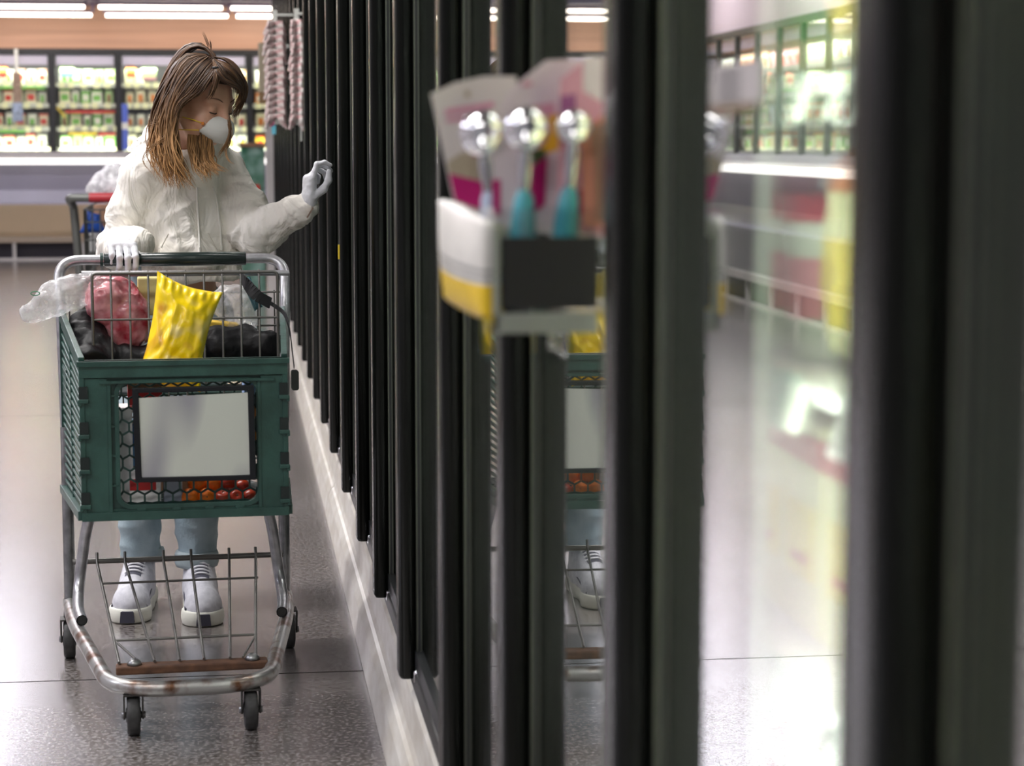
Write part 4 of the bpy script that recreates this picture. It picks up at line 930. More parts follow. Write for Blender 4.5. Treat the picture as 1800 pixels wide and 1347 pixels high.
h.cap(SL, (SL+EL)/2+xyz((.004, 0, -.012)), .062, .064, k=.03).cap((SL+EL)/2+xyz((.006, 0, -.012)), EL+xyz((.002, 0, -.014)), .064, .060, k=.03).cap(EL+xyz((0, 0, -.014)), WL+(EL-WL)*.20, .062, .042, k=.02).cap(WL+(EL-WL)*.22, WL+(EL-WL)*.04, .034, .033, k=.006)
# hood lying behind the neck and over the shoulders
h.cap((-.235, 6.06, 1.325), (-.205, 6.13, 1.355), .042, .052, k=.035).cap((-.205, 6.13, 1.355), (-.10, 6.15, 1.35), .052, .052, k=.03).cap((-.10, 6.15, 1.345), (-.060, 6.10, 1.315), .048, .034, k=.03)
h.cap((-.235, 6.05, 1.315), (-.165, 5.965, 1.275), .032, .022, k=.03).cap((-.060, 6.08, 1.305), (-.100, 5.99, 1.262), .024, .018, k=.03)
h.cap((-.145, 6.03, 1.33), (-.13, 5.97, 1.42), .052, .062, k=.01, sign=-1)
# pouch pocket and waistband
h.cap((-.185, 5.955, 1.03), (-.085, 5.955, 1.03), .032, .032, k=.03, sq=((0, 1, 0), .35))
h.plane((0, 0, -1), -.962)
FA = [(SR, ER), (ER, WR), (SL, EL), (EL, WL)]
def folds(co, no):
    p = np.array(co); best = 1e9; bi = 0; bt = 0
    for i, (a_, c_) in enumerate(FA):
        ab = c_-a_; t = float(np.clip((p-a_)@ab/(ab@ab), 0, 1)); d = float(np.linalg.norm(p-a_-ab*t))
        if d < best: best, bi, bt = d, i, t
    out = 0
    if best < .085:
        a_, c_ = FA[bi]; ab = c_-a_; L_ = np.linalg.norm(ab); q = ab/L_; al = float((p-a_)@q)
        n1 = noise.noise(Vector((al*13+bi*5, co.z*6, co.x*6))); n2 = noise.noise(Vector(p*14.0)+Vector((bi, 2, 0)))
        r = 1-2*abs(noise.noise(Vector((al*26+n2*1.3+bi*3, co.y*7, co.x*5))))
        wgt = .35+.65*max(math.exp(-((bt-(1 if bi % 2 == 0 else 0))/.33)**2), math.exp(-((bt-(0 if bi % 2 == 0 else 1))/.25)**2) if bi % 2 else 0)
        out += .0105*max(r*abs(r)**.3, -.35)*wgt+.004*n1
    else:
        r = 1-2*abs(noise.noise(Vector((co.x*13+co.z*7, co.y*5, co.z*5-co.x*6))))
        r2 = 1-2*abs(noise.noise(Vector((co.x*9-co.z*9+4, co.y*4, co.z*8))))
        out += .0085*r*abs(r)**.4+.0065*r2+.007*noise.noise(Vector((co.x*16+co.z*5, co.y*4, co.z*4)))
        if co.z < 1.0: out += -.010*math.exp(-((co.z-1.002)/.006)**2)
    out += .0022*noise.noise(Vector(p*34.0))
    return out
hood = soft('hoodie', h, HOOD, pe, disp=folds, xf=XF, smooth_it=1)
CORD = K('cord_cream', (.80, .78, .72), .7)
for pts in ([(346, 330), (347, 360), (349, 395), (351, 436)], [(374, 330), (381, 355), (386, 395), (389, 432)]):
    P = [Vector(at(px, py, y)) for (px, py), y in zip(pts, (5.925, 5.925, 5.918, 5.915))]
    pr_ = []
    for p in P:   # lay the cord on the chest surface
        ok, loc, nr, _ = hood.ray_cast(Vector((p.x, 5.5, p.z))-PO, Vector((0, 1, 0)))
        pr_.append((loc+Vector((0, -.004, 0))) if ok else p-PO)
    MB().tube(crom(pr_, 5), .0030, 6).build('drawstring', CORD, hood)
    MB().tube([pr_[-1], pr_[-1]-Vector((0, 0, .016))], .0042, 8).build('aglet', CORD, hood)
# pocket seam lines
for sgn in (-1, 1):
    pts = []
    for t in [x/8 for x in range(9)]:
        x = -.135+sgn*(.055+.050*t); z = 1.095-.10*t
        ok, loc, nr, _ = hood.ray_cast(Vector((x, 5.5, z))-PO, Vector((0, 1, 0)))
        if ok: pts.append(loc+Vector((0, -.0005, 0)))
    if len(pts) > 2: MB().tube(pts, .0022, 5).build('pocket_seam', K('seam_shade', (.80, .76, .69), .9), hood)
# --- jeans
DEN = mat('denim_light', (.26, .34, .38), .8, col2=(.40, .49, .53), vscale=10, bump=.15, bscale=160, spec=.2)
CUF = mat('denim_cuff', (.36, .43, .45), .85, var=.08, vscale=30)
j = SDF((-.42, 5.88, .13), (.05, 6.30, 1.0), .006)
j.cap((-.19, 6.13, .93), (-.175, 6.13, .86), .118, .122, k=.04, sq=((0, 1, 0), .85))
for h_, k_, a_, zc in ((HIPR, KR, AR, .150), (HIPL, KL, AL, .142)):
    j.cap(h_, k_, .095, .074, k=.03).cap(k_, a_+(k_-a_)*.05, .070, .050, k=.025)
j.plane((0, 0, -1), -.150)
jo = soft('jeans', j, DEN, pe, xf=XF, disp=lambda co, no: .007*(1-2*abs(noise.noise(Vector((co.x*9, co.y*9, co.z*16)))))*(1.0 if co.z < .45 else .4))
for a_, tl, nm in ((AR, .10, .0), (AL, 0, 0)):
    c = a_+xyz((0, .0, .0)); M = Matrix.Translation(Vector(c)-PO) @ Matrix.Rotation(tl, 4, 'Y') @ Matrix.Rotation(-.12 if tl else 0, 4, 'X')
    r0 = .057
    MB().lathe([(r0-.010, .035), (r0+.003, .034), (r0+.007, .045), (r0+.006, .070), (r0+.003, .078), (r0-.006, .080)], n=28, M=M).build('cuff', CUF, jo)
# --- shoes
SHW = mat('shoe_knit', (.50, .50, .55), .7, col2=(.62, .62, .67), vscale=60); SOLE = K('shoe_sole', (.74, .74, .66), .5); SHD = K('shoe_dark', (.06, .06, .085), .7); LACE = K('lace_white', (.78, .78, .82), .7)
def shoe(hx, hy, yaw, lift):
    M = Matrix.Translation((hx, hy, 0)) @ Matrix.Rotation(yaw, 4, 'Z') @ Matrix.Diagonal((1.04, 1.06, 1.25, 1))      # toe towards -y, heel at 0
    s = SDF((-.07, -.29, .0), (.07, .05, .15), .0035)
    s.cap((0, .005, .045), (0, -.06, .048), .036, .040, k=.02).cap((0, -.07, .045), (.002, -.20, .040), .040, .042, k=.03).ell((.002, -.215, .036), (.047, .052, .036), k=.03).cap((0, -.01, .06), (0, -.03, .105), .036, .034, k=.02).cap((0, -.06, .07), (0, -.10, .055), .034, .036, k=.03)
    s.cap((0, -.03, .098), (0, -.15, .060), .035, .036, k=.03); s.cap((0, -.010, .110), (0, -.012, .16), .027, .030, k=.006, sign=-1); s.plane((0, 0, -1), -.020)
    up = soft('shoe', s, SHW, pe, xf=XF @ M)
    s = SDF((-.075, -.30, -.002), (.075, .06, .06), .0035)
    s.cap((0, .010, .018), (0, -.08, .018), .044, .040, k=.02).cap((0, -.08, .018), (0, -.20, .018), .042, .050, k=.03).ell((.0, -.222, .018), (.054, .050, .04), k=.03)
    s.plane((0, 0, 1), .034); s.plane((0, 0, -1), -.001)
    soft('sole', s, SOLE, up, xf=XF @ M)
    MB().prism([(-.020, .004), (.020, .004), (.017, .030), (-.017, .030)], 'y', -.2755, -.262, M and 0).build('toe_bumper', SHD, up, .003).data.transform(XF @ M)
    def top(x, y, dz=0.):
        ok, loc, nr, _ = up.ray_cast((M @ Vector((x, y, .25)))-PO, Vector((0, 0, -1)))
        return (loc+Vector((0, 0, dz))) if ok else (M @ Vector((x, y, .08)))-PO
    dk = MB(); gx = [-.022, -.011, 0, .011, .022]; gy = [-.044-.012*i for i in range(11)]; pv = [top(x, y, .0012) for y in gy for x in gx]
    dk.add(pv, [(j*5+i, j*5+i+1, j*5+i+6, j*5+i+5) for j in range(10) for i in range(4)], 0, True).build('lace_panel', SHD, up)
    tg = MB().box((-.022, -.1, .0), (.022, .0, .006)); o = tg.build('tongue', SHD, up, .003); o.data.transform(XF @ M @ Matrix.Translation((0, -.035, .113)) @ Matrix.Rotation(math.radians(38), 4, 'X'))
    for i in range(7):
        y = -.048-.0165*i
        MB().tube(crom([top(-.024, y+.006, .001), top(-.010, y, .004), top(.010, y-.001, .004), top(.024, y+.005, .001)], 4), .0034, 6).build('lace', LACE, up)
        if i < 6: MB().tube([top(-.020, y+.003, .003), top(.020, y-.014, .003)], .0022, 6).build('lace', LACE, up)
    MB().tube(crom([(-.046, -.235, .036), (-.044, -.13, .055), (-.036, -.03, .060), (0, .045, .060), (.036, -.03, .060), (.044, -.13, .055), (.046, -.235, .036)], 6), .0035, 6).build('side_stripe', SHD, up).data.transform(XF @ M)
    return up
shoe(-.292, 6.14, -.10, 0); shoe(-.124, 6.075, .06, 0)
SOCK = K('sock_white', (.66, .60, .52), .8)
for a_ in (AR, AL): MB().tube([Vector(a_+xyz((0, -.004, -.01))), Vector(a_+xyz((0, -.002, .028)))], .0375, 18).build('sock', SOCK, pe).data.transform(XF)
# --- gloves
GLV = mat('glove_latex', (.72, .73, .77), .45, var=.03, vscale=30, bump=.25, bscale=70)
def glove(wr, X, Z, curls, thumb, spread=0., mirror=1, sc=1.0, name='glove', cuff=-.06):
    """X wrist->fingers, Z back of the hand"""
    X = Vector(X).normalized(); Z = Vector(Z); Z = (Z-X*Z.dot(X)).normalized(); Y = Z.cross(X)*mirror
    s = SDF((-.085, -.085, -.13), (.20, .11, .07), .0026); kf = .004
    for i, y in enumerate((.026, .009, -.009, -.026)):
        s.cap((.01, y*.6, 0), (.082-(.004*i), y, .002), .016, .0125, k=.014)
    s.cap((cuff, 0, 0), (.012, 0, 0), .027, .025, k=.02, sq=((0, 0, 1), .75))
    LN = [(.042, .026, .021), (.046, .029, .022), (.042, .027, .021), (.033, .020, .019)]
    for i, y in enumerate((.029, .0095, -.0105, -.0295)):
        p = Vector((.084-(.004*i), y, .002)); ang = 0; r = .0092 if i < 3 else .0082
        for l, c in zip(LN[i], curls[i]):
            ang += math.radians(c); sp = spread*(1.5-i)
            d = Vector((math.cos(ang)*math.cos(sp), math.sin(sp), -math.sin(ang))); q = p+d*l
            s.cap(p, q, r, r*.9, k=kf); p = q; r *= .9
    p = Vector(thumb[0])
    for q, r in thumb[1]: q = Vector(q); s.cap(p, q, r, r*.9, k=.008); p = q
    M = Matrix.Identity(4)
    for k_ in range(3): M[k_][0] = X[k_]*sc; M[k_][1] = Y[k_]*sc; M[k_][2] = Z[k_]*sc; M[k_][3] = wr[k_]
    o = soft(name, s, GLV, pe, xf=XF @ M, disp=lambda co, no: .0012*(1-2*abs(noise.noise(co*45))))
    if mirror < 0: o.data.flip_normals()
    return o
# her right hand lies over the grip, fingers curling down over its far side towards the camera
hb = CM @ Vector((-.118, HYL, HZ))
glove((hb.x-.022, hb.y+.080, hb.z+.036), (.16, -1, -.02), (0, .12, 1), [(38, 62, 40), (40, 64, 40), (42, 64, 42), (44, 66, 44)], ((.02, .024, -.006), [((.050, .040, -.024), .012), ((.078, .030, -.044), .010), ((.096, .018, -.050), .009)]), .02, 1)
# her left hand lifted towards the freezer, index and thumb apart
glove(tuple(WL+xyz((.002, -.004, .014))), (.06, -.10, 1), (-1, -.35, .05), [(14, 62, 34), (30, 66, 40), (46, 70, 45), (56, 75, 50)], ((.02, .022, -.010), [((.045, .034, -.034), .0125), ((.074, .034, -.050), .011), ((.100, .030, -.052), .0095)]), .03, -1, .86, 'glove', -.022)
MB().bar(Vector(WL+xyz((-.005, -.034, -.030)))-PO, Vector(WL+xyz((.012, -.036, -.002)))-PO, .006, .004).build('glove_tear', K('skin_shade', (.22, .15, .11), .7), body)
# --- mask
MASK = mat('mask_white', (.74, .74, .70), .75, bump=.1, bscale=90, var=.02)
mk = MB(); vs = []; nu, nv = 14, 32
for i in range(nu+1):
    ph = (i/nu)*PI/2*1.06
    for k_ in range(nv):
        th = 2*PI*k_/nv; cu, su = math.cos(th), math.sin(th)
        fwd = .052*max(0, math.cos(ph))**.85; rr = math.sin(min(ph, PI/2))**.9
        lat = .061*rr*cu; ver = (.040 if su > 0 else .040)*rr*su*(1-.12*abs(cu))
        if i == nu: fwd -= .004; lat *= 1.05; ver *= 1.05
        fwd += .014*math.exp(-(cu*rr/.35)**2)*max(0, su*rr) - .030*(rr*cu)**2
        vs.append(H(.082+fwd, lat, -.052+ver))
mk.add(vs, [(i*nv+k_, i*nv+(k_+1) % nv, (i+1)*nv+(k_+1) % nv, (i+1)*nv+k_) for i in range(nu) for k_ in range(nv)], 0, True)
mo = mk.build('face_mask', MASK, pe); mo.data.transform(XF)
so = mo.modifiers.new('t', 'SOLIDIFY'); so.thickness = .0018
YST = K('strap_yellow', (.80, .56, .02), .5)
for (u0, f1, u1, r1) in ((-.040, .020, -.045, .070), (-.062, .010, -.085, .066)):
    st = MB(); pts = [H(.074, .062, u0), H(.048, .071, (u0+u1)/2+.002), H(f1, r1+.006, u1), H(-.02, r1+.010, u1-.002)]
    pp = crom(pts, 4)
    st.tube(pp, .0030, 6, flat=.5).build('mask_strap', YST, mo).data.transform(XF)
MB().box((-.004, -.004, -.004), (.004, .004, .004)).build('staple', K('staple_orange', (.70, .22, .02), .5), mo, .001).data.transform(XF @ Matrix.Translation(H(.080, .061, -.040)))
# --- hair
m, t, b_, N, L = nt('hair_brown'); at_ = N.new('ShaderNodeAttribute'); at_.attribute_name = 'col'; L.new(at_.outputs['Color'], b_.inputs['Base Color']); b_.inputs['Roughness'].default_value = .45; b_.inputs['Specular IOR Level'].default_value = .3
HAIRM = m
def lerp3(a, b, t): return a*(1-t)+b*t
rh = random.Random(11)
def guide(pts): return [xyz(at(px, py, 5.95+dy)) for px, py, dy in pts]
def resample(P, n):
    P = crom([tuple(p) for p in P], 10); P = [xyz(p) for p in P]; L_ = [0]
    for i in range(1, len(P)): L_.append(L_[-1]+np.linalg.norm(P[i]-P[i-1]))
    out = []
    for i in range(n):
        d = L_[-1]*i/(n-1); k_ = min(max(np.searchsorted(L_, d), 1), len(P)-1); t = (d-L_[k_-1])/max(L_[k_]-L_[k_-1], 1e-9); out.append(lerp3(P[k_-1], P[k_], t))
    return np.array(out)
HV, HF, HCc = [], [], []
def lock(path, r0, shade, tip=1.0):
    n = len(path); b0 = len(HV); m_ = 5; prev = None
    for i in range(n):
        t = path[min(i+1, n-1)]-path[max(i-1, 0)]; t = t/max(np.linalg.norm(t), 1e-9)
        x = np.cross(t, (0, 1, .2)) if prev is None else prev-t*(prev@t); x = x/max(np.linalg.norm(x), 1e-9); prev = x; y = np.cross(t, x)
        s = i/(n-1); r = r0*(min(1, .45+s*3))*(1-s**3*.92*tip)
        z = path[i][2]; g = min(max((1.50-z)/.24, 0), 1)**1.1
        c0 = xyz((.050, .024, .014)); c1 = xyz((.44, .235, .095)); c = lerp3(c0, c1, min(1, g*.9+.16*shade))*(.55+.75*shade)
        for j_ in range(m_):
            a = 2*PI*j_/m_; HV.append(tuple(path[i]+x*math.cos(a)*r+y*math.sin(a)*r*.7-np.array(PO))); HCc.append((*np.clip(c, 0, 1), 1))
    for i in range(n-1):
        for j_ in range(m_):
            HF.append((b0+i*m_+j_, b0+i*m_+(j_+1) % m_, b0+(i+1)*m_+(j_+1) % m_, b0+(i+1)*m_+j_))
def sheet(guides, count, thick, r0, wave=.006, n=18, lo=.85, hi=1.05, nrm=(0, 1, 0)):
    G = [resample(guide(g), n) for g in guides]; nrm = xyz(nrm)
    for q in range(count):
        u = rh.random()*(len(G)-1); k_ = min(int(u), len(G)-2); P = lerp3(G[k_], G[k_+1], u-k_)
        cut = rh.uniform(lo, hi)
        if cut < 1: P = P[:max(6, int(n*cut))]
        dp = rh.random(); ph = rh.uniform(0, 6.3); fr = rh.uniform(1.2, 2.2); am = wave*rh.uniform(.4, 1.6); ox = rh.uniform(-1, 1)
        Q = P.copy(); k2 = len(Q)
        for i in range(k2):
            s = i/(n-1); Q[i] = Q[i]+nrm*thick*dp+xyz((math.sin(ph+fr*6.3*s), .4*math.cos(ph+fr*5*s), .25*math.sin(ph+4*s)))*am*s+xyz((ox*.010*s, 0, 0))
        lock(Q, r0*rh.uniform(.6, 1.25), rh.random())
# big mass falling to the left behind the ear
sheet([[(362, 96, -.02), (325, 96, -.02), (294, 140, -.02), (272, 200, -.05), (266, 262, -.09), (284, 318, -.13)],
       [(362, 96, -.05), (330, 104, -.06), (302, 150, -.08), (285, 210, -.10), (284, 270, -.14), (300, 330, -.16)],
       [(364, 98, -.07), (338, 112, -.09), (310, 160, -.11), (296, 220, -.13), (302, 280, -.16), (322, 332, -.17)],
       [(366, 100, -.08), (344, 122, -.11), (314, 168, -.12), (306, 232, -.13), (318, 286, -.165), (340, 326, -.175)]], 340, .055, .0034, .016)
# crown volume, going over the top and back
sheet([[(384, 118, -.06), (362, 84, -.03), (330, 88, .0), (298, 132, .02), (280, 180, .02), (276, 230, -.02)],
       [(380, 112, -.02), (356, 78, .0), (322, 84, .04), (292, 130, .06), (274, 190, .05), (268, 250, .0)],
       [(388, 122, -.04), (372, 92, .03), (345, 84, .08), (318, 120, .11), (300, 170, .12), (296, 230, .08)]], 200, .02, .0034, .006)
# from the parting across the temple towards the ear
sheet([[(372, 100, -.07), (352, 116, -.105), (334, 140, -.122), (320, 162, -.125), (308, 188, -.12), (300, 230, -.13)],
       [(380, 106, -.08), (366, 124, -.12), (350, 146, -.135), (336, 162, -.135), (320, 176, -.13), (308, 200, -.135)],
       [(390, 112, -.085), (376, 128, -.125), (366, 144, -.14), (354, 160, -.140), (340, 170, -.138), (326, 177, -.13)]], 230, .022, .0030, .004)
# fringe running from the parting to the far temple
sheet([[(378, 104, -.07), (398, 112, -.085), (414, 126, -.085), (425, 146, -.075), (427, 166, -.07), (420, 186, -.07)],
       [(376, 104, -.08), (393, 115, -.11), (406, 127, -.115), (417, 141, -.10), (422, 156, -.085), (420, 172, -.08)],
       [(375, 104, -.082), (386, 120, -.125), (397, 133, -.13), (409, 143, -.12), (418, 152, -.10), (420, 164, -.09)],
       [(373, 105, -.085), (379, 126, -.135), (389, 140, -.142), (402, 148, -.138), (413, 154, -.12), (419, 162, -.10)]], 260, .014, .0030, .003)
# far side of the head
sheet([[(374, 104, -.085), (378, 120, -.125), (378, 134, -.14), (375, 150, -.142), (370, 166, -.142), (362, 176, -.14)], [(380, 108, -.085), (388, 120, -.125), (388, 130, -.135), (382, 142, -.14), (376, 156, -.142), (372, 172, -.142)]], 50, .008, .0026, .002)
sheet([[(378, 100, .02), (402, 106, .0), (420, 124, -.01), (430, 150, -.02), (426, 180, -.03), (412, 210, -.04)],
       [(376, 100, -.02), (398, 106, -.04), (416, 124, -.05), (427, 148, -.05), (424, 172, -.05), (410, 200, -.05)]], 90, .03, .0032, .004)
# locks hanging under the mask and beside the chin
sheet([[(352, 232, -.07), (350, 262, -.10), (352, 284, -.125), (362, 304, -.15), (368, 318, -.155)],
       [(372, 240, -.06), (372, 262, -.09), (376, 284, -.125), (384, 296, -.14), (394, 302, -.15)],
       [(330, 236, -.09), (332, 262, -.12), (338, 288, -.14), (348, 308, -.155), (352, 322, -.165)]], 110, .02, .0026, .006, n=14)
sheet([[(404, 205, -.10), (406, 228, -.115), (402, 248, -.12), (394, 262, -.13), (386, 276, -.14)],
       [(398, 214, -.06), (404, 236, -.10), (400, 254, -.11), (390, 266, -.12), (382, 282, -.14)]], 16, .01, .0016, .003, n=12)
for g in ([(300, 232, -.12), (284, 248, -.14), (262, 262, -.15), (252, 284, -.155), (268, 304, -.165)], [(276, 200, -.08), (266, 230, -.11), (264, 250, -.12), (276, 268, -.13), (290, 276, -.14)], [(368, 84, .0), (364, 74, .0), (360, 64, .0), (356, 56, .0)], [(370, 86, .0), (369, 76, .0), (367, 70, .0)], [(396, 262, -.13), (398, 276, -.14), (404, 286, -.15), (412, 290, -.15)], [(284, 214, -.1), (262, 220, -.08), (262, 240, -.09)]):
    for _ in range(3):
        P = resample(guide(g), 12)+xyz((rh.uniform(-.003, .003), 0, rh.uniform(-.003, .003))); lock(P, .0011, .4)
me = bpy.data.meshes.new('hair'); me.from_pydata(HV, [], HF); ca = me.color_attributes.new('col', 'FLOAT_COLOR', 'POINT'); ca.data.foreach_set('color', np.array(HCc, dtype=np.float32).ravel()); me.polygons.foreach_set('use_smooth', [True]*len(me.polygons)); me.materials.append(HAIRM)
hair = link(bpy.data.objects.new('hair', me), pe)
# scalp cap under the locks
cp = MB(); vs = []; nu, nv = 20, 40; keep = []
for i in range(nu+1):
    for k_ in range(nv):
        ph = PI*i/nu; th = 2*PI*k_/nv; d = (math.sin(ph)*math.cos(th), math.sin(ph)*math.sin(th), math.cos(ph))
        vs.append(H(-.018+d[0]*.102, d[1]*.082, .030+d[2]*.094))
for i in range(nu):
    for k_ in range(nv):
        ph = PI*(i+.5)/nu; th = 2*PI*(k_+.5)/nv; f_, u_ = math.sin(ph)*math.cos(th), math.cos(ph); r_ = math.sin(ph)*math.sin(th)
        if (f_ > .45 and u_ < .50) or (f_ > -.02 and u_ < .12) or u_ < -.75: continue
        cp.add([vs[i*nv+k_], vs[i*nv+(k_+1) % nv], vs[(i+1)*nv+(k_+1) % nv], vs[(i+1)*nv+k_]], [(0, 1, 2, 3)], 0, True)
co_ = cp.build('scalp_hair', K('hair_root', (.055, .028, .017), .5, var=.3, vscale=60), hair); co_.data.transform(XF)
MB().lathe([(.004, -.003), (.009, -.003), (.010, 0), (.009, .003), (.004, .003)], at(379, 119, 5.83), n=14).build('hair_tie', SILL, hair).data.transform(XF)
# ================================================================ CLEAR BIN OF SCOOPS ON THE FREEZER DOOR
bn = thing('acrylic_bin', 'clear plastic bin with a black label clipped to the freezer door', 'display bin', (0, 0, 0))
BX0, BX1, BY0, BY1 = .252, .354, 2.04, 2.36; BZ0, BZ1 = 1.170, 1.285
XL0 = .250
b = MB().box((XL0, BY0, BZ0), (BX1, BY0+.002, BZ1)).box((XL0, BY1-.002, BZ0), (BX1, BY1, BZ1+.06)).box((XL0, BY0, BZ0), (XL0+.002, BY1, BZ1)).box((BX1-.002, BY0, BZ0), (BX1, BY1, BZ1+.06)).box((XL0, BY0, BZ0), (BX1, BY1, BZ0+.002))
b.build('bin_shell', ACRYL, bn)
MB().box((XL0, BY0-.004, BZ0-.006), (XL0+.006, BY0, BZ1-.02)).box((XL0, BY0-.004, BZ0-.008), (BX1, BY0, BZ0+.012), 0).build('label_holder', K('holder_grey', (.30, .31, .30), .3), bn, .001)
MB().box((XL0+.008, BY0-.003, BZ0+.016), (BX1, BY0-.001, BZ1-.028)).build('black_label', K('label_black', (.008, .007, .009), .7), bn)
for (px, py) in ((965, 600),):
    X, Y, Z = at(px, py, 2.06); MB().lathe([(0, 0), (.008, .0), (.009, .006), (.016, .014), (.017, .016), (0, .018)], (X, Y, Z), 'x', 18).build('suction_cup', ACRYL, bn); MB().box((X-.016, Y-.004, Z-.02), (X+.014, Y-.001, Z+.03)).build('hook_plate', ACRYL, bn)
X, Y, Z = at(857, 600, 2.12); MB().box((X, 2.10, Z-.02), (X+.003, 2.18, Z+.05)).build('clear_tag', CLEARG, bn)
def card(name, pts, Y, nrm_tilt, mats, label, art):
    """pts: pixel outline, clockwise"""
    P = [at(px, py, Y) for px, py in pts]; n = len(P); b = MB()
    b.add([p for p in P]+[(p[0], p[1]+.0012, p[2]) for p in P], [tuple(range(n)), tuple(range(2*n-1, n-1, -1))]+[(i, n+i, n+(i+1) % n, (i+1) % n) for i in range(n)], 0)
    for i, (poly, mi) in enumerate(art):
        Q = [at(px, py, Y-.0006-.0003*i) for px, py in poly]; b.add(Q, [tuple(range(len(Q)))], mi)
    return b.build(name, mats)
C_W = K('card_ivory', (.74, .68, .66), .5); C_P = K('card_pink', (.72, .34, .46), .5); C_M = K('card_magenta', (.52, .0, .16), .45); C_T = K('card_tan', (.46, .39, .28), .5); C_Y = K('card_sunny', (.78, .42, .02), .5); C_L = K('card_blush', (.78, .66, .72), .5); C_G = K('card_leaf', (.06, .10, .03), .5); C_V = K('card_violet', (.35, .10, .28), .5)
TEAL = K('scoop_teal', (.06, .34, .42), .32); STW = K('scoop_grey', (.55, .55, .58), .2, metal=.9)
sets = [
 ('scoop_card', [(757, 165), (800, 145), (850, 134), (908, 134), (912, 400), (866, 372), (797, 352)], 2.17, [C_W, C_M, C_T, C_P], 'white and magenta card holding an ice cream scoop, outermost in the clear bin',
  [([(789, 305), (850, 320), (850, 372), (800, 352)], 1), ([(786, 285), (812, 268), (850, 270), (850, 320), (789, 305)], 2), ([(782, 192), (868, 178), (868, 190), (783, 203)], 3), ([(784, 208), (820, 203), (820, 211), (785, 216)], 3), ([(817, 160), (826, 160), (826, 170), (817, 170)], 2)], (850, 232, 2.12, 35, 'grey', (872, 420))),
 ('scoop_card', [(868, 200), (905, 150), (960, 106), (1010, 104), (1040, 110), (1040, 420), (868, 400)], 2.11, [C_L, C_M, C_Y, C_P, C_G], 'pink and yellow card with a teal handled scoop, middle of the clear bin',
  [([(935, 185), (975, 180), (978, 215), (940, 222)], 3), ([(950, 205), (992, 200), (985, 262), (945, 275)], 2), ([(918, 262), (960, 262), (955, 300), (918, 312)], 4), ([(915, 305), (962, 275), (958, 360), (930, 380), (915, 380)], 1), ([(866, 316), (880, 316), (880, 378), (866, 378)], 1), ([(918, 145), (935, 142), (935, 150), (918, 153)], 3)], (925, 224, 2.055, 33, 'teal', (918, 430))),
 ('scoop_card', [(985, 140), (1030, 104), (1062, 96), (1075, 100), (1075, 420), (980, 400)], 2.08, [C_P, C_L, C_V, C_M], 'pink card with a teal handled scoop, innermost in the clear bin beside the door',
  [([(1025, 100), (1058, 98), (1058, 180), (1025, 160)], 1), ([(985, 170), (1012, 165), (1012, 260), (985, 250)], 2), ([(985, 340), (1035, 330), (1035, 376), (985, 376)], 3)], (1008, 222, 2.045, 26, 'teal', (992, 430)))]
for nm, pts, Y, mats, label, art, (sx, sy, SY, r, hc, hb_) in sets:
    c = card(nm, pts, Y, 0, mats, label, art); props(c, label, 'packaged scoop', 'scoops in the clear bin')
    cc = Vector(at(sx, sy, SY)); R_ = r*1.25*SY/F
    M = Matrix.Rotation(math.radians(-62), 4, 'X')
    sc = MB().lathe([(R_, 0), (R_*.98, -.3*R_), (R_*.85, -.6*R_), (R_*.55, -.86*R_), (0, -R_), (0, -R_*.93), (R_*.5, -R_*.8), (R_*.78, -.55*R_), (R_*.91, -.28*R_), (R_*.93, 0), (R_, 0)], tuple(cc), n=28, M=M).build('scoop_bowl', CHROME, c)
    a = cc+Vector((0, .0, -R_*.9)); e_ = Vector(at(hb_[0], hb_[1], SY+.01)); mid = a.lerp(e_, .42)
    MB().tube([a, a.lerp(mid, .3), mid], [.0045, .0075, .0060], 12).build('scoop_shaft', STW, c)
    hm = TEAL if hc == 'teal' else K('handle_greyblue', (.42, .48, .62), .3)
    MB().tube([mid, mid.lerp(e_, .15), mid.lerp(e_, .6), e_, e_+Vector((0, 0, -.06))], [.005, .0095, .0125, .0135, .0095], 14).build('scoop_handle', hm, c)
# coral and brown packet at the door side
b = card('spatula_card', [(1022, 230), (1062, 200), (1075, 205), (1075, 400), (1025, 400)], 2.06, 0, [K('card_coral', (.60, .22, .17), .5), K('card_cocoa', (.26, .13, .10), .5)], '', [([(1040, 220), (1070, 215), (1070, 390), (1045, 390)], 1)]); props(b, 'coral and brown card squeezed against the door in the clear bin', 'card')
# white and yellow packet hanging on the aisle side of the bin
P = [(785, 352), (868, 392), (868, 556), (795, 520)]
Pw = [Vector(at(px, py, 2.34 if px < 800 else 2.05)) for px, py in P]
b = MB(); n_ = 24; rows = []
for j in range(n_+1):
    v = j/n_
    for i in range(n_+1):
        u = i/n_; p = Pw[0]*(1-u)*(1-v)+Pw[1]*u*(1-v)+Pw[2]*u*v+Pw[3]*(1-u)*v
        rows.append(p+Vector((-.012*math.sin(PI*u)**.6*math.sin(PI*v)**.6, 0, 0)))
for j in range(n_):
    for i in range(n_):
        a = j*(n_+1)+i; v = (j+.5)/n_; b.f.append((a, a+1, a+n_+2, a+n_+1)); b.m.append(1 if v > .68 else (2 if .50 < v < .54 or .58 < v < .62 else 0)); b.sm.append(True)
b.v = [tuple(p) for p in rows]
pk = b.build('baking_cup_packet', [K('packet_white', (.72, .70, .66), .4, var=.1, vscale=20), K('packet_yellow', (.82, .55, .02), .4, var=.06, vscale=30), K('packet_grey', (.30, .30, .29), .4)])
so = pk.modifiers.new('t', 'SOLIDIFY'); so.thickness = .02; so.offset = 0
props(pk, 'white and yellow packet hanging on the aisle side of the clear bin', 'packet')
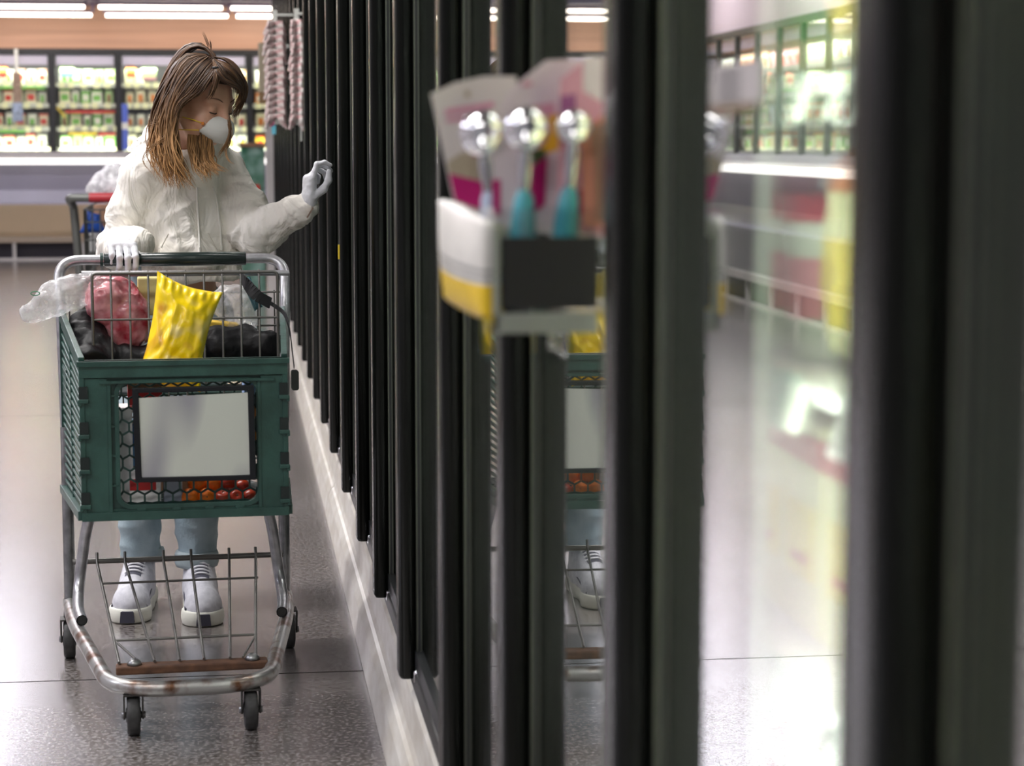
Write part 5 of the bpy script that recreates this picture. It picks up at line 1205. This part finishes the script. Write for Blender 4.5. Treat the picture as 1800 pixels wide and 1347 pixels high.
# small yellow tag on a far handle
X, Y, Z = at(600, 442, 6.6); props(MB().box((.318, 6.60, Z-.025), (.324, 6.62, Z+.02)).build('yellow_tag', PC['yellow']), 'tiny yellow tag stuck on the edge of a black freezer handle', 'tag')
# white sheet taped inside the third freezer door
nb = MB().box((0, 0, 0), (.055, .002, .078), 0)
# ================================================================ CLIP STRIPS OF CANDY CANES / BAGGED GOODS
CW = mat('candy_white', (.68, .65, .62), .45, col2=(.40, .20, .20), vscale=26, stretch=(1, 1, 1.6)); STRIPM = K('strip_clear', (.55, .56, .52), .4)
def clipstrip(px, y0, y1, Y, w, rows_, nm, tail):
    a = Vector(at(px, y0, Y)); z1 = at(px, y1, Y)[2]; t = thing('clip_strip', 'clip strip hung with white and red candy packs, %s' % nm, 'clip strip', (a.x, Y, z1))
    Ht = a.z-z1
    MB().box((-.012, -.002, -.02), (.012, .002, Ht+.03)).build('strip', STRIPM, t)
    MB().box((.0, -.006, Ht+.0), (.335-a.x, .006, Ht+.012)).build('hook_arm', STRIPM, t)
    k = 0
    for r_ in range(rows_):
        z = z1+Ht*(r_+.5)/rows_*.96; 
        for s in (-1, 1):
            b = MB(); sd = r_*3.1+s
            for j in range(3):
                cx = s*(w*.18+w*.30*j*.6); dz = -j*.012*s*0-.02*j
                c = Vector((0, 0, 0))
                b.tube(crom([(s*w*.05+s*j*w*.14, -.01*j, .012), (s*w*.12+s*j*w*.14, -.012-.008*j, -.002-.006*j), (s*w*.22+s*j*w*.14, -.010, -.020-.010*j), (s*w*.26+s*j*w*.14, .0, -.040-.012*j)], 4), .0085, 8)
            o = b.build('candy_pack', CW); o.location = (a.x, Y-.006, z); o.rotation_euler = (0, rnd.uniform(-.15, .15), rnd.uniform(-.2, .2))
            props(o, 'white and red candy pack, %s, %s side, row %s from the bottom' % (nm.split(',')[0], 'outer' if s < 0 else 'inner', ['one', 'two', 'three', 'four', 'five', 'six', 'seven', 'eight', 'nine', 'ten', 'eleven', 'twelve', 'thirteen', 'fourteen'][r_]), 'candy pack', 'candy packs on the clip strips')
    if tail: MB().box((-.004+w*.3, -.001, -.10), (.004+w*.3, .001, 0)).build('tail', STRIPM, t)
clipstrip(483, 28, 212, 11.6, .105, 14, 'farther wide strip, beside the wooden soffit', 0)
clipstrip(521, 26, 212, 10.4, .055, 14, 'nearer narrow strip, closer to the camera', 1)
X0 = at(455, 75, 13)[0]; X1 = at(470, 75, 13)[0]; Zt = at(455, 75, 13)[2]; Zb = at(455, 182, 13)[2]
sg = thing('aisle_flag', 'narrow beige flag sign with a brown foot beside the candy strips', 'sign', ((X0+X1)/2, 13, Zb))
MB().box((-.03, 0, .07), (.03, .03, Zt-Zb)).build('flag_board', K('flag_beige', (.36, .31, .22), .5), sg, .004)
MB().box((-.028, -.004, 0), (.03, .034, .07)).build('flag_foot', K('flag_brown', (.20, .12, .05), .5), sg, .004)
MB().box((.03, .01, Zt-Zb-.03), (.335-(X0+X1)/2, .02, Zt-Zb-.01)).build('bracket_arm', STRIPM, sg)
for (px, py, hw, hh, col, nm) in ((476, 205, .018, .060, (.70, .10, .28), 'pink'), (481, 228, .013, .028, (.15, .55, .70), 'cyan')):
    P_ = Vector(at(px, py, 13.0)); Q_ = Vector((X1, 13.01, Zb+.03))-P_
    o = MB().box((-hw, 0, -hh), (hw, .012, hh)).bar((0, .006, hh-.01), tuple(Q_), .004, .004).build('hang_tag', K('tag_'+nm, col, .5)); o.location = P_; props(o, 'small %s tag hanging below the flag sign by the candy strips' % nm, 'tag')
